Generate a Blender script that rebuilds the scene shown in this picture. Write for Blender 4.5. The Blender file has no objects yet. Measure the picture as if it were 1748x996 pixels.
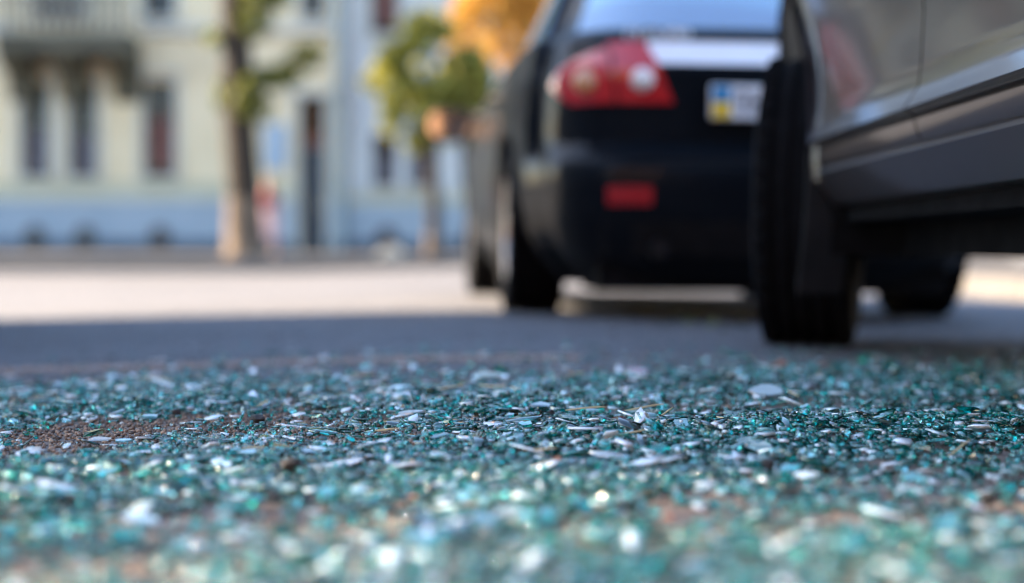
import bpy, bmesh, math, random
import numpy as np
from mathutils import Vector, Matrix
R = math.radians
random.seed(7); rng = np.random.default_rng(11)
sc = bpy.context.scene
col = sc.collection

# ------------------------------------------------------------------ camera
FPX = 2900.0                        # focal length in pixels of the 1748 px wide photograph
CAMZ = 0.23
HORIZON = 430.0                     # row of the horizon in the photograph (centre row is 498)
cd = bpy.data.cameras.new('camera'); cam = bpy.data.objects.new('camera', cd); col.objects.link(cam)
cd.sensor_width = 36.0; cd.lens = FPX / 1748 * 36
cd.clip_start = 0.05; cd.clip_end = 3000
cam.location = (0, 0, CAMZ)
cam.rotation_euler = (R(90) - math.atan((498 - HORIZON) / FPX), 0, 0)
cd.dof.use_dof = True
cd.dof.focus_distance = 2.17
cd.dof.aperture_fstop = cd.lens / 34.5      # 34.5 mm wide entrance pupil
cd.dof.aperture_blades = 0
sc.camera = cam

# ------------------------------------------------------------------ light
SUN = Vector((-0.93, 0.25, 0)).normalized()
EL = R(32)
w = bpy.data.worlds.new('World'); sc.world = w; w.use_nodes = True
nt = w.node_tree; nt.nodes.clear()
sky = nt.nodes.new('ShaderNodeTexSky'); sky.sky_type = 'NISHITA'; sky.sun_disc = False
sky.sun_elevation = EL; sky.sun_rotation = math.atan2(SUN.x, SUN.y); sky.dust_density = 0.9; sky.air_density = 1.0; sky.ozone_density = 2.0
bg = nt.nodes.new('ShaderNodeBackground'); bg.inputs[1].default_value = 0.085
wo = nt.nodes.new('ShaderNodeOutputWorld')
nt.links.new(sky.outputs[0], bg.inputs[0]); nt.links.new(bg.outputs[0], wo.inputs[0])
sd = bpy.data.lights.new('sun', 'SUN'); sd.energy = 3.8; sd.angle = R(0.5); sd.color = (1, 0.77, 0.53)
so = bpy.data.objects.new('sun', sd); col.objects.link(so)
tosun = Vector((SUN.x * math.cos(EL), SUN.y * math.cos(EL), math.sin(EL)))
so.rotation_euler = tosun.to_track_quat('Z', 'Y').to_euler()
vs = sc.view_settings; vs.view_transform = 'Standard'; vs.look = 'None'; vs.gamma = 1.0; vs.use_curve_mapping = False
vs.exposure = 3.0
sc.render.engine = 'CYCLES'
cy = sc.cycles
cy.use_denoising = True; cy.max_bounces = 14; cy.transmission_bounces = 12; cy.glossy_bounces = 6; cy.diffuse_bounces = 4
cy.transparent_max_bounces = 12; cy.sample_clamp_indirect = 8; cy.sample_clamp_direct = 0
cy.caustics_reflective = True; cy.caustics_refractive = True; cy.blur_glossy = 0.1; cy.filter_width = 1.0

# ------------------------------------------------------------------ materials
def mat(name, c1, c2=None, rough=0.6, metal=0.0, scale=8.0, coat=0.0, bump=0.0, bscale=None, spec=0.5, detail=4, rvar=0.0):
    m = bpy.data.materials.new(name); m.use_nodes = True
    n = m.node_tree.nodes; l = m.node_tree.links
    b = n['Principled BSDF']
    tc = n.new('ShaderNodeTexCoord')
    no = n.new('ShaderNodeTexNoise'); no.inputs['Scale'].default_value = scale; no.inputs['Detail'].default_value = detail
    l.new(tc.outputs['Object'], no.inputs['Vector'])
    cr = n.new('ShaderNodeValToRGB'); cr.color_ramp.elements[0].position = 0.3; cr.color_ramp.elements[1].position = 0.7
    c2 = c2 or tuple(min(1, v * 1.25 + 0.004) for v in c1)
    cr.color_ramp.elements[0].color = (*c1, 1); cr.color_ramp.elements[1].color = (*c2, 1)
    l.new(no.outputs['Fac'], cr.inputs[0]); l.new(cr.outputs[0], b.inputs['Base Color'])
    b.inputs['Roughness'].default_value = rough; b.inputs['Metallic'].default_value = metal
    b.inputs['Coat Weight'].default_value = coat; b.inputs['Coat Roughness'].default_value = 0.03
    b.inputs['Specular IOR Level'].default_value = spec
    if rvar:
        mr = n.new('ShaderNodeMapRange'); mr.inputs['To Min'].default_value = max(0, rough - rvar); mr.inputs['To Max'].default_value = rough + rvar
        l.new(no.outputs['Fac'], mr.inputs['Value']); l.new(mr.outputs[0], b.inputs['Roughness'])
    if bump:
        n2 = n.new('ShaderNodeTexNoise'); n2.inputs['Scale'].default_value = bscale or scale * 6; n2.inputs['Detail'].default_value = 6
        l.new(tc.outputs['Object'], n2.inputs['Vector'])
        bp = n.new('ShaderNodeBump'); bp.inputs['Strength'].default_value = bump; bp.inputs['Distance'].default_value = 0.02
        l.new(n2.outputs['Fac'], bp.inputs['Height']); l.new(bp.outputs[0], b.inputs['Normal'])
    return m

def leafmat(name, ca, cb, trans=0.35):
    m = bpy.data.materials.new(name); m.use_nodes = True
    n = m.node_tree.nodes; l = m.node_tree.links; n.clear()
    g = n.new('ShaderNodeNewGeometry')
    cr = n.new('ShaderNodeValToRGB'); cr.color_ramp.elements[0].color = (*ca, 1); cr.color_ramp.elements[1].color = (*cb, 1)
    l.new(g.outputs['Random Per Island'], cr.inputs[0])
    d = n.new('ShaderNodeBsdfPrincipled'); d.inputs['Roughness'].default_value = 0.5
    t = n.new('ShaderNodeBsdfTranslucent'); mx = n.new('ShaderNodeMixShader'); mx.inputs[0].default_value = trans
    o = n.new('ShaderNodeOutputMaterial')
    l.new(cr.outputs[0], d.inputs['Base Color']); l.new(cr.outputs[0], t.inputs['Color'])
    l.new(d.outputs[0], mx.inputs[1]); l.new(t.outputs[0], mx.inputs[2]); l.new(mx.outputs[0], o.inputs[0])
    return m

def glassmat(name, ramp, trans=0.8, rough=0.08, per='Random Per Island', pale=None):
    m = bpy.data.materials.new(name); m.use_nodes = True
    n = m.node_tree.nodes; l = m.node_tree.links
    b = n['Principled BSDF']
    cr = n.new('ShaderNodeValToRGB'); e = cr.color_ramp.elements
    while len(e) < len(ramp): e.new(0.5)
    for k, (p, c) in enumerate(ramp):
        e[k].position = p; e[k].color = (*c, 1)
    if per == 'object':
        s = n.new('ShaderNodeObjectInfo').outputs['Random']
    else:
        s = n.new('ShaderNodeNewGeometry').outputs[per]
    l.new(s, cr.inputs[0]); l.new(cr.outputs[0], b.inputs['Base Color'])
    b.inputs['Roughness'].default_value = rough; b.inputs['IOR'].default_value = 1.8
    b.inputs['Transmission Weight'].default_value = trans
    if per != 'object' and pale is not None:      # the palest pieces paint in reflected sky and let less light pass
        mr = n.new('ShaderNodeMapRange'); mr.inputs['From Min'].default_value = pale - .06; mr.inputs['From Max'].default_value = pale + .06
        mr.inputs['To Min'].default_value = trans; mr.inputs['To Max'].default_value = 0.22
        l.new(s, mr.inputs['Value']); l.new(mr.outputs[0], b.inputs['Transmission Weight'])
    b.inputs['Specular IOR Level'].default_value = 1.0
    return m

GR = [(0.0, (0.0, 0.10, 0.09)), (0.25, (0.0, 0.36, 0.325)), (0.60, (0.02, 0.60, 0.55)), (0.85, (0.25, 0.82, 0.78)), (1.0, (0.80, 0.96, 0.95))]  # pale end puts reflected sky into the crumbs' colour
GF = [(0.0, (0.0, 0.08, 0.072)), (0.25, (0.0, 0.34, 0.30)), (0.60, (0.004, 0.56, 0.50)), (0.73, (0.20, 0.78, 0.74)), (0.81, (0.72, 0.92, 0.95)), (1.0, (0.90, 0.97, 1.0))]  # pale stops paint sky reflections onto a share of the flakes
GP = [(0.0, (0.0, 0.16, 0.145)), (0.5, (0.01, 0.48, 0.44)), (1.0, (0.25, 0.80, 0.76))]
M = {}
M['glass'] = glassmat('crumbled_glass', GR, 0.88, 0.13)
M['glass_flakes'] = glassmat('flaked_glass', GF, 0.87, 0.015, pale=.80)
for nm_, c_ in (('dark teal', (0.0, 0.17, 0.155)), ('bright teal', (0.01, 0.50, 0.455)), ('pale aqua', (0.35, 0.82, 0.80))):
    M['piece ' + nm_] = glassmat('broken_glass ' + nm_, [(0, c_), (1, tuple(min(1, v*1.25) for v in c_))], 0.84, 0.03, 'object')
M['glass_piece'] = M['piece bright teal']
M['glass_dust'] = glassmat('glass_dust', [(0, (0.02, 0.36, 0.33)), (0.7, (0.3, 0.75, 0.72)), (1, (0.9, 0.96, 0.98))], 0.6, 0.22)
M['glass_flat'] = glassmat('flat_glass', [(0, (0.15, 0.50, 0.52)), (0.5, (0.55, 0.78, 0.83)), (1, (0.80, 0.92, 0.97))], 0.5, 0.025, 'object')  # pale tint puts part of the mirrored sky into the colour
M['grit'] = leafmat('grit', (0.04, 0.025, 0.015), (0.36, 0.25, 0.17), 0.0)
M['asphalt_chips'] = leafmat('asphalt_chips', (0.03, 0.03, 0.033), (0.30, 0.29, 0.28), 0.0)
M['pale_grains'] = leafmat('pale_grains', (0.20, 0.15, 0.12), (0.55, 0.46, 0.40), 0.0)  # small pale grains for the thin line on the road
M['straw'] = mat('straw', (0.55, 0.42, 0.20), (0.68, 0.56, 0.32), 0.6, scale=60)
M['dryleaf'] = mat('dry_leaf', (0.20, 0.05, 0.02), (0.30, 0.12, 0.04), 0.6, scale=90)
M['greenleaf'] = mat('fallen_leaf', (0.10, 0.14, 0.05), (0.22, 0.22, 0.09), 0.5, scale=40)
M['pebble'] = mat('pebble', (0.015, 0.015, 0.016), (0.05, 0.045, 0.04), 0.7, scale=80, bump=0.4)
M['rubber'] = mat('rubber', (0.003, 0.003, 0.0035), (0.006, 0.006, 0.007), 0.9, scale=20, bump=0.1, spec=0.08)
M['plastic'] = mat('black_plastic', (0.006, 0.006, 0.007), (0.012, 0.012, 0.013), 0.55, scale=20, spec=.2)
M['liner'] = mat('arch_liner', (0.004, 0.004, 0.0045), (0.009, 0.009, 0.01), 0.85, scale=14, bump=0.2, spec=0.05)
M['flap'] = mat('mud_flap', (0.008, 0.009, 0.011), (0.014, 0.015, 0.018), 0.6, scale=14, spec=.2)
M['chrome'] = mat('chrome', (0.75, 0.75, 0.76), (0.85, 0.85, 0.86), 0.12, 1.0)
M['trim'] = mat('trim_painted_glare', (0.82, 0.83, 0.84), (0.88, 0.88, 0.9), 0.25, 0.0, coat=1.0)  # white base colour paints in the sky glare on the strip
M['alloy'] = mat('alloy', (0.35, 0.35, 0.37), (0.45, 0.45, 0.47), 0.3, 0.9)
M['autoglass'] = mat('sky_tinted_glass', (0.012, 0.055, 0.14), (0.016, 0.065, 0.16), 0.02, 0.0, spec=0.9, coat=1.0)  # blue base colour paints in the sky reflected by the panes
M['mirrorglass'] = mat('mirror_glass', (0.86, 0.87, 0.88), (0.88, 0.88, 0.9), 0.04, 1.0)
M['sedanpaint'] = mat('black_paint', (0.004, 0.006, 0.009), (0.007, 0.009, 0.012), 0.6, 0.0, coat=0.2, spec=0.04, scale=3)
M['suvpaint'] = mat('grey_metallic_paint', (0.036, 0.029, 0.028), (0.050, 0.040, 0.038), 0.38, 0.4, coat=0.5, scale=3, rvar=0.06, spec=0.3)
M['suvpaint'].node_tree.nodes['Principled BSDF'].inputs['Coat Roughness'].default_value = 0.07
M['redlens'] = mat('red_lens', (0.46, 0.006, 0.008), (0.60, 0.015, 0.015), 0.2, coat=1.0, scale=30)
M['clearlens'] = mat('clear_lens', (0.75, 0.68, 0.62), (0.85, 0.8, 0.75), 0.15, coat=1.0, scale=40)
M['amberlens'] = mat('amber_lens', (0.65, 0.28, 0.12), (0.7, 0.35, 0.15), 0.15, coat=1.0, scale=40)
M['reflector'] = mat('red_reflector', (0.35, 0.008, 0.01), (0.45, 0.015, 0.015), 0.2, coat=0.6, scale=50)
M['platewhite'] = mat('plate_white', (0.72, 0.74, 0.75), (0.8, 0.8, 0.8), 0.35)
M['plateblue'] = mat('plate_blue', (0.01, 0.20, 0.42), (0.02, 0.24, 0.46), 0.35)
M['plateyellow'] = mat('plate_yellow', (0.75, 0.50, 0.03), (0.8, 0.55, 0.05), 0.35)
M['ink'] = mat('plate_ink', (0.02, 0.02, 0.03), (0.03, 0.03, 0.04), 0.5)
M['wall'] = mat('plaster', (0.68, 0.55, 0.34), (0.78, 0.65, 0.43), 0.85, scale=0.9, bump=0.2, bscale=30)
M['wall2'] = mat('plaster_pale', (0.50, 0.51, 0.50), (0.58, 0.59, 0.57), 0.85, scale=0.7, bump=0.2, bscale=30)
M['band'] = mat('plaster_olive', (0.44, 0.42, 0.28), (0.50, 0.47, 0.34), 0.85, scale=0.8, bump=0.2, bscale=30)
M['plinth'] = mat('plinth_blue', (0.28, 0.34, 0.385), (0.34, 0.40, 0.445), 0.8, scale=1.2, bump=0.2, bscale=20)
M['plinthdark'] = mat('plinth_footing', (0.07, 0.10, 0.13), (0.11, 0.14, 0.17), 0.8, scale=2)
M['moulding'] = mat('moulding', (0.48, 0.47, 0.40), (0.58, 0.57, 0.50), 0.8, scale=2)
M['balconystone'] = mat('balcony_stone', (0.06, 0.055, 0.035), (0.10, 0.09, 0.06), 0.85, scale=2)
M['balustrade'] = mat('balustrade', (0.16, 0.15, 0.12), (0.24, 0.22, 0.18), 0.85, scale=3)
M['winframe'] = mat('window_frame', (0.05, 0.035, 0.03), (0.08, 0.05, 0.04), 0.6)
M['pane'] = mat('window_pane', (0.010, 0.012, 0.015), (0.016, 0.018, 0.02), 0.08, spec=0.4)
M['curtain'] = mat('curtain', (0.16, 0.06, 0.05), (0.22, 0.10, 0.08), 0.8, scale=5)
M['lace'] = mat('lace_curtain', (0.10, 0.10, 0.12), (0.16, 0.15, 0.17), 0.8, scale=5)
M['doorwood'] = mat('door_wood', (0.03, 0.045, 0.06), (0.05, 0.065, 0.08), 0.5, scale=5)
M['pipe'] = mat('downpipe', (0.26, 0.34, 0.36), (0.33, 0.40, 0.42), 0.5, 0.3)
M['plaque'] = mat('plaque', (0.30, 0.40, 0.50), (0.36, 0.46, 0.55), 0.4)
M['roof'] = mat('roof_metal', (0.12, 0.07, 0.05), (0.18, 0.10, 0.08), 0.6)
M['bark'] = mat('bark', (0.012, 0.008, 0.005), (0.04, 0.026, 0.014), 0.9, scale=9, bump=0.8, bscale=30)
M['whitewash'] = mat('whitewash', (0.06, 0.042, 0.028), (0.17, 0.125, 0.085), 0.9, scale=6, bump=0.5, bscale=30)
M['leafgreen'] = leafmat('leaf_green', (0.06, 0.10, 0.012), (0.55, 0.50, 0.11), 0.5)
M['leafolive'] = leafmat('leaf_olive', (0.05, 0.07, 0.012), (0.26, 0.27, 0.05), 0.45)
M['leafgold'] = leafmat('leaf_gold', (0.40, 0.22, 0.03), (0.75, 0.48, 0.12), 0.5)
M['kerb'] = mat('kerb_stone', (0.09, 0.085, 0.08), (0.15, 0.14, 0.13), 0.85, scale=5, bump=0.3)
M['paving'] = mat('paving', (0.04, 0.04, 0.04), (0.075, 0.07, 0.065), 0.9, scale=1.5, bump=0.3, bscale=60)
M['boulder'] = mat('painted_stone', (0.66, 0.50, 0.33), (0.78, 0.62, 0.44), 0.85, scale=8, bump=0.4)
M['ochre'] = mat('ochre_plaster', (0.55, 0.26, 0.11), (0.65, 0.34, 0.16), 0.85, scale=0.6, bump=0.2, bscale=30)
M['kiosk'] = mat('kiosk_panel', (0.30, 0.34, 0.36), (0.38, 0.42, 0.44), 0.5, scale=2)
M['kioskroof'] = mat('kiosk_roof', (0.10, 0.12, 0.14), (0.14, 0.16, 0.18), 0.5, scale=2)
M['hedge'] = leafmat('hedge_leaf', (0.03, 0.06, 0.015), (0.09, 0.14, 0.03), 0.3)
M['lowwall'] = mat('low_wall', (0.36, 0.34, 0.31), (0.46, 0.44, 0.40), 0.85, scale=1.5, bump=0.3)
M['skin'] = mat('skin', (0.55, 0.30, 0.20), (0.60, 0.34, 0.24), 0.5)
M['hair'] = mat('hair', (0.22, 0.09, 0.04), (0.32, 0.14, 0.06), 0.5, scale=40)
M['redtop'] = mat('red_top', (0.22, 0.03, 0.04), (0.30, 0.05, 0.06), 0.8, scale=20)
M['pinkcloth'] = mat('pink_cloth', (0.70, 0.42, 0.40), (0.78, 0.52, 0.48), 0.8, scale=20)
M['shoe'] = mat('shoe', (0.5, 0.4, 0.35), (0.6, 0.5, 0.45), 0.7)

def asphalt():
    m = bpy.data.materials.new('asphalt'); m.use_nodes = True
    n = m.node_tree.nodes; l = m.node_tree.links; b = n['Principled BSDF']
    tc = n.new('ShaderNodeTexCoord')
    def noise(s, d=5):
        x = n.new('ShaderNodeTexNoise'); x.inputs['Scale'].default_value = s; x.inputs['Detail'].default_value = d
        l.new(tc.outputs['Object'], x.inputs['Vector']); return x
    v = n.new('ShaderNodeTexVoronoi'); v.inputs['Scale'].default_value = 130; l.new(tc.outputs['Object'], v.inputs['Vector'])
    cr = n.new('ShaderNodeValToRGB'); cr.color_ramp.elements[0].color = (0.078, 0.083, 0.095, 1); cr.color_ramp.elements[1].color = (0.20, 0.20, 0.205, 1)
    l.new(v.outputs['Color'], cr.inputs[0])
    big = noise(0.9)
    mul = n.new('ShaderNodeMixRGB'); mul.blend_type = 'MULTIPLY'; mul.inputs[0].default_value = 1
    cb = n.new('ShaderNodeValToRGB'); cb.color_ramp.elements[0].position = 0.3; cb.color_ramp.elements[0].color = (0.55, 0.56, 0.58, 1); cb.color_ramp.elements[1].color = (1.1, 1.08, 1.05, 1)
    l.new(big.outputs['Fac'], cb.inputs[0]); l.new(cr.outputs[0], mul.inputs[1]); l.new(cb.outputs[0], mul.inputs[2])
    # brown dirt lying on the asphalt around the heap
    sep = n.new('ShaderNodeSeparateXYZ'); l.new(tc.outputs['Object'], sep.inputs[0])
    def rampxy(sock, a, bb):
        mr = n.new('ShaderNodeMapRange'); mr.inputs['From Min'].default_value = a; mr.inputs['From Max'].default_value = bb; mr.clamp = True
        l.new(sock, mr.inputs['Value']); return mr.outputs[0]
    def mth(op, a, bb):
        x = n.new('ShaderNodeMath'); x.operation = op; x.use_clamp = True
        for k, q in enumerate((a, bb)):
            if hasattr(q, 'links'): l.new(q, x.inputs[k])
            else: x.inputs[k].default_value = q
        return x.outputs[0]
    fy = mth('MULTIPLY', rampxy(sep.outputs[1], 3.1, 2.75), rampxy(sep.outputs[1], 0.3, 0.9))
    fx = rampxy(sep.outputs[0], 1.9, 0.3)
    dn = noise(2.3); dd = n.new('ShaderNodeMapRange'); dd.inputs['From Min'].default_value = 0.36; dd.inputs['From Max'].default_value = 0.55; l.new(dn.outputs['Fac'], dd.inputs['Value'])
    fac = mth('MULTIPLY', mth('MULTIPLY', fy, fx), mth('ADD', dd.outputs[0], 0.25))
    dc = n.new('ShaderNodeValToRGB'); dc.color_ramp.elements[0].color = (0.075, 0.052, 0.038, 1); dc.color_ramp.elements[1].color = (0.21, 0.15, 0.11, 1)
    dn2 = noise(60); l.new(dn2.outputs['Fac'], dc.inputs[0])
    mx = n.new('ShaderNodeMixRGB'); l.new(fac, mx.inputs[0]); l.new(mul.outputs[0], mx.inputs[1]); l.new(dc.outputs[0], mx.inputs[2])
    l.new(mx.outputs[0], b.inputs['Base Color']); b.inputs['Roughness'].default_value = 0.75
    bp = n.new('ShaderNodeBump'); bp.inputs['Strength'].default_value = 0.7; bp.inputs['Distance'].default_value = 0.004
    l.new(v.outputs['Distance'], bp.inputs['Height']); l.new(bp.outputs[0], b.inputs['Normal'])
    return m
M['asphalt'] = asphalt()

# ------------------------------------------------------------------ helpers
def link(o, parent=None):
    col.objects.link(o)
    if parent: o.parent = parent
    return o
def tag(o, label=None, cat=None, group=None, kind=None):
    if label: o['label'] = label
    if cat: o['category'] = cat
    if group: o['group'] = group
    if kind: o['kind'] = kind
    return o
def empty(name, loc=(0, 0, 0), rz=0.0, ry=0.0):
    o = bpy.data.objects.new(name, None); o.location = loc; o.rotation_euler = (0, ry, rz); o.empty_display_size = 0.2
    return link(o)
class MB:
    def __init__(s): s.v = []; s.f = []
    def add(s, vs, fs):
        k = len(s.v); s.v += [tuple(p) for p in vs]; s.f += [tuple(i + k for i in f) for f in fs]; return s
    def box(s, x0, x1, y0, y1, z0, z1):
        return s.add([(x0,y0,z0),(x1,y0,z0),(x1,y1,z0),(x0,y1,z0),(x0,y0,z1),(x1,y0,z1),(x1,y1,z1),(x0,y1,z1)],
                     [(3,2,1,0),(4,5,6,7),(0,1,5,4),(1,2,6,5),(2,3,7,6),(3,0,4,7)])
    def tube(s, pts, rads, n=10):
        pts = [Vector(p) for p in pts]; k = len(s.v); up = Vector((0.03, 0.02, 1))
        for i, p in enumerate(pts):
            d = (pts[min(i+1, len(pts)-1)] - pts[max(i-1, 0)]).normalized()
            a = d.cross(Vector((1, 0, 0)) if abs(d.x) < 0.8 else Vector((0, 1, 0))).normalized(); b = d.cross(a)
            for j in range(n):
                t = 2*math.pi*j/n; s.v.append(tuple(p + (a*math.cos(t) + b*math.sin(t))*rads[i]))
        for i in range(len(pts)-1):
            for j in range(n):
                s.f.append((k+i*n+j, k+i*n+(j+1)%n, k+(i+1)*n+(j+1)%n, k+(i+1)*n+j))
        s.f.append(tuple(k+j for j in range(n))[::-1]); e = k+(len(pts)-1)*n; s.f.append(tuple(e+j for j in range(n)))
        return s
    def lathe(s, prof, c=(0,0,0), axis='z', n=32):
        k = len(s.v)
        for (r, h) in prof:
            for j in range(n):
                t = 2*math.pi*j/n; a, b = r*math.cos(t), r*math.sin(t)
                p = (a, b, h) if axis == 'z' else (h, a, b) if axis == 'x' else (a, h, b)
                s.v.append((p[0]+c[0], p[1]+c[1], p[2]+c[2]))
        for i in range(len(prof)-1):
            for j in range(n):
                s.f.append((k+i*n+j, k+i*n+(j+1)%n, k+(i+1)*n+(j+1)%n, k+(i+1)*n+j))
        return s
    def grid(s, P):
        k = len(s.v); nr = len(P); nc = len(P[0])
        for r in P: s.v += [tuple(p) for p in r]
        for i in range(nr-1):
            for j in range(nc-1):
                s.f.append((k+i*nc+j, k+i*nc+j+1, k+(i+1)*nc+j+1, k+(i+1)*nc+j))
        return s
    def build(s, name, m, parent=None, smooth=False, bevel=0.0, recalc=True):
        me = bpy.data.meshes.new(name); me.from_pydata(s.v, [], s.f)
        if recalc:
            bm = bmesh.new(); bm.from_mesh(me)
            bmesh.ops.remove_doubles(bm, verts=bm.verts, dist=1e-5)
            bmesh.ops.recalc_face_normals(bm, faces=bm.faces); bm.to_mesh(me); bm.free()
        me.materials.append(M[m] if isinstance(m, str) else m)
        if smooth:
            me.polygons.foreach_set('use_smooth', [True]*len(me.polygons)); me.set_sharp_from_angle(angle=R(smooth if smooth > 1 else 40))
        o = link(bpy.data.objects.new(name, me), parent)
        if bevel:
            b = o.modifiers.new('bevel', 'BEVEL'); b.width = bevel; b.segments = 2; b.limit_method = 'ANGLE'
        return o
def box(name, m, parent, *a, bevel=0.0): return MB().box(*a).build(name, m, parent, bevel=bevel)

def gz(x, y=0):
    """height of the cambered road"""
    x = np.asarray(x, dtype=float); a = np.abs(x); k = np.where(x < 0, 0.030, 0.018)
    return -k*np.where(a < 0.5, a*a, 0.25 + (np.minimum(a, 3.4) - 0.5))

# ------------------------------------------------------------------ ground, road, pavements
xs = [-600, -60, -20, -8, -5] + list(np.linspace(-3.4, 3.4, 69)) + [5, 8, 20, 60, 600]
ys = [-600, -60, -20, -6] + list(np.linspace(-2, 12, 57)) + [16, 20, 24, 28, 33, 40, 80, 200, 900]
g = MB().grid([[(x, y, float(gz(x, y))) for x in xs] for y in ys]).build('road', 'asphalt', smooth=60)
tag(g, kind='structure')
KY = 27.0
PZ0, PZ1, BY = 0.13, 0.22, 38.0
pv = MB().grid([[(x, KY + 0.15, PZ0), (x, BY + 0.3, PZ1)] for x in (-60, -30, 0, 30, 60)]).build('pavement', 'paving')
tag(pv, kind='structure')
kb = MB().box(-60, 60, KY + 0.03, KY + 0.149, -0.2, PZ0 - 0.02).build('kerb', 'kerb'); tag(kb, kind='structure')
for i in range(46):
    x0 = -23 + i*1.0
    if i == 0: k0 = MB().box(0.004, 0.994, KY, KY + 0.16, -0.15, PZ0 + 0.006).build('kerb_stone', 'kerb', kb, bevel=0.012); k0.location.x = x0
    else:
        c = k0.copy(); link(c, kb); c.location.x = x0; c.location.z = random.uniform(-0.006, 0.006); c.location.y = random.uniform(-0.006, 0.006)
# right hand pavement
rp = MB().grid([[(3.15, y, 0.06), (12, y, 0.14)] for y in (-20, 0, 26.9)]).build('pavement', 'paving'); tag(rp, kind='structure')
rk = MB().box(3.02, 3.149, -20, 26.9, -0.25, 0.045).build('kerb', 'kerb'); tag(rk, kind='structure')
for i in range(30):
    y0 = -3 + i*1.0
    if i == 0: k1 = MB().box(3.0, 3.155, 0.004, 0.994, -0.2, 0.066).build('kerb_stone', 'kerb', rk, bevel=0.012); k1.location.y = y0
    else:
        c = k1.copy(); link(c, rk); c.location.y = y0; c.location.z = random.uniform(-0.006, 0.006)

# ------------------------------------------------------------------ buildings
def facade(name, m, parent, x0, x1, z0, z1, y, holes, depth=0.35):
    """wall face at plane y with real rectangular openings and reveals"""
    X = sorted({x0, x1, *[h[0] for h in holes], *[h[1] for h in holes]}); Z = sorted({z0, z1, *[h[2] for h in holes], *[h[3] for h in holes]})
    b = MB()
    for i in range(len(X)-1):
        for j in range(len(Z)-1):
            cx, cz = (X[i]+X[i+1])/2, (Z[j]+Z[j+1])/2
            if any(h[0] < cx < h[1] and h[2] < cz < h[3] for h in holes): continue
            b.add([(X[i],y,Z[j]),(X[i+1],y,Z[j]),(X[i+1],y,Z[j+1]),(X[i],y,Z[j+1])], [(0,1,2,3)])
    for h in holes:
        a, c, d, e = h[:4]
        b.add([(a,y,d),(a,y+depth,d),(a,y+depth,e),(a,y,e)], [(0,1,2,3)]); b.add([(c,y,d),(c,y+depth,d),(c,y+depth,e),(c,y,e)], [(0,1,2,3)])
        b.add([(a,y,e),(c,y,e),(c,y+depth,e),(a,y+depth,e)], [(0,1,2,3)]); b.add([(a,y,d),(c,y,d),(c,y+depth,d),(a,y+depth,d)], [(0,1,2,3)])
    return b.build(name, m, parent, recalc=False)
def window(parent, a, c, d, e, y, curtain=None, hood=True):
    fy = y + 0.2
    f = MB().box(a, a+0.06, fy, fy+0.08, d, e).box(c-0.06, c, fy, fy+0.08, d, e).box(a+0.06, c-0.06, fy, fy+0.08, d, d+0.07).box(a+0.06, c-0.06, fy, fy+0.08, e-0.07, e)
    mx, tz = (a+c)/2, d + (e-d)*0.68
    f.box(mx-0.025, mx+0.025, fy+0.005, fy+0.075, d+0.07, tz-0.03).box(a+0.06, c-0.06, fy+0.003, fy+0.077, tz-0.03, tz+0.03)
    f = f.build('window', 'winframe', parent)
    box('pane', 'pane', f, a+0.05, mx, fy+0.035, fy+0.05, d+0.06, tz); box('pane', 'pane', f, mx+0.001, c-0.05, fy+0.035, fy+0.05, d+0.06, tz)
    box('pane', 'pane', f, a+0.05, c-0.05, fy+0.035, fy+0.05, tz+0.001, e-0.06)
    box('sill', 'moulding', f, a-0.1, c+0.1, y-0.14, y+0.2, d-0.1, d-0.002, bevel=0.01)
    if curtain:   # seen as strips hung close behind the glass
        cm, q0, q1 = curtain
        box('curtain', cm, f, a+0.07, c-0.07, fy+0.026, fy+0.034, d+(e-d)*q0, d+(e-d)*q1)
    if hood:
        MB().box(a-0.13, a-0.004, y-0.06, y+0.02, d-0.002, e+0.1).box(c+0.004, c+0.13, y-0.06, y+0.02, d-0.002, e+0.1).box(a-0.2, c+0.2, y-0.12, y+0.02, e+0.104, e+0.24).build('moulding', 'moulding', f, bevel=0.01)
    return f
def vent(parent, x, z0, z1, wd, y):
    b = MB(); n = 8; r = wd/2
    prof = [(x-r, z0), (x+r, z0)] + [(x + r*math.cos(math.pi*k/n), z1-r + r*math.sin(math.pi*k/n)) for k in range(n+1)]
    P = [(p[0], y-0.03, p[1]) for p in prof]; Q = [(p[0], y+0.1, p[1]) for p in prof]; k = len(P)
    b.add(P+Q, [tuple(range(k))] + [(i, (i+1) % k, k+(i+1) % k, k+i) for i in range(k)])
    v = b.build('basement_vent', 'pane', parent)
    f = MB()
    for j in range(3): f.box(x-r*0.55+j*r*0.55-0.012, x-r*0.55+j*r*0.55+0.012, y-0.05, y-0.032, z0+0.02, z1-0.06)
    f.build('grille', 'plinthdark', v)

S = FPX / BY
def wx(px): return (px - 874) / S
def wz(py): return (HORIZON - py) / S + CAMZ

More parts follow.
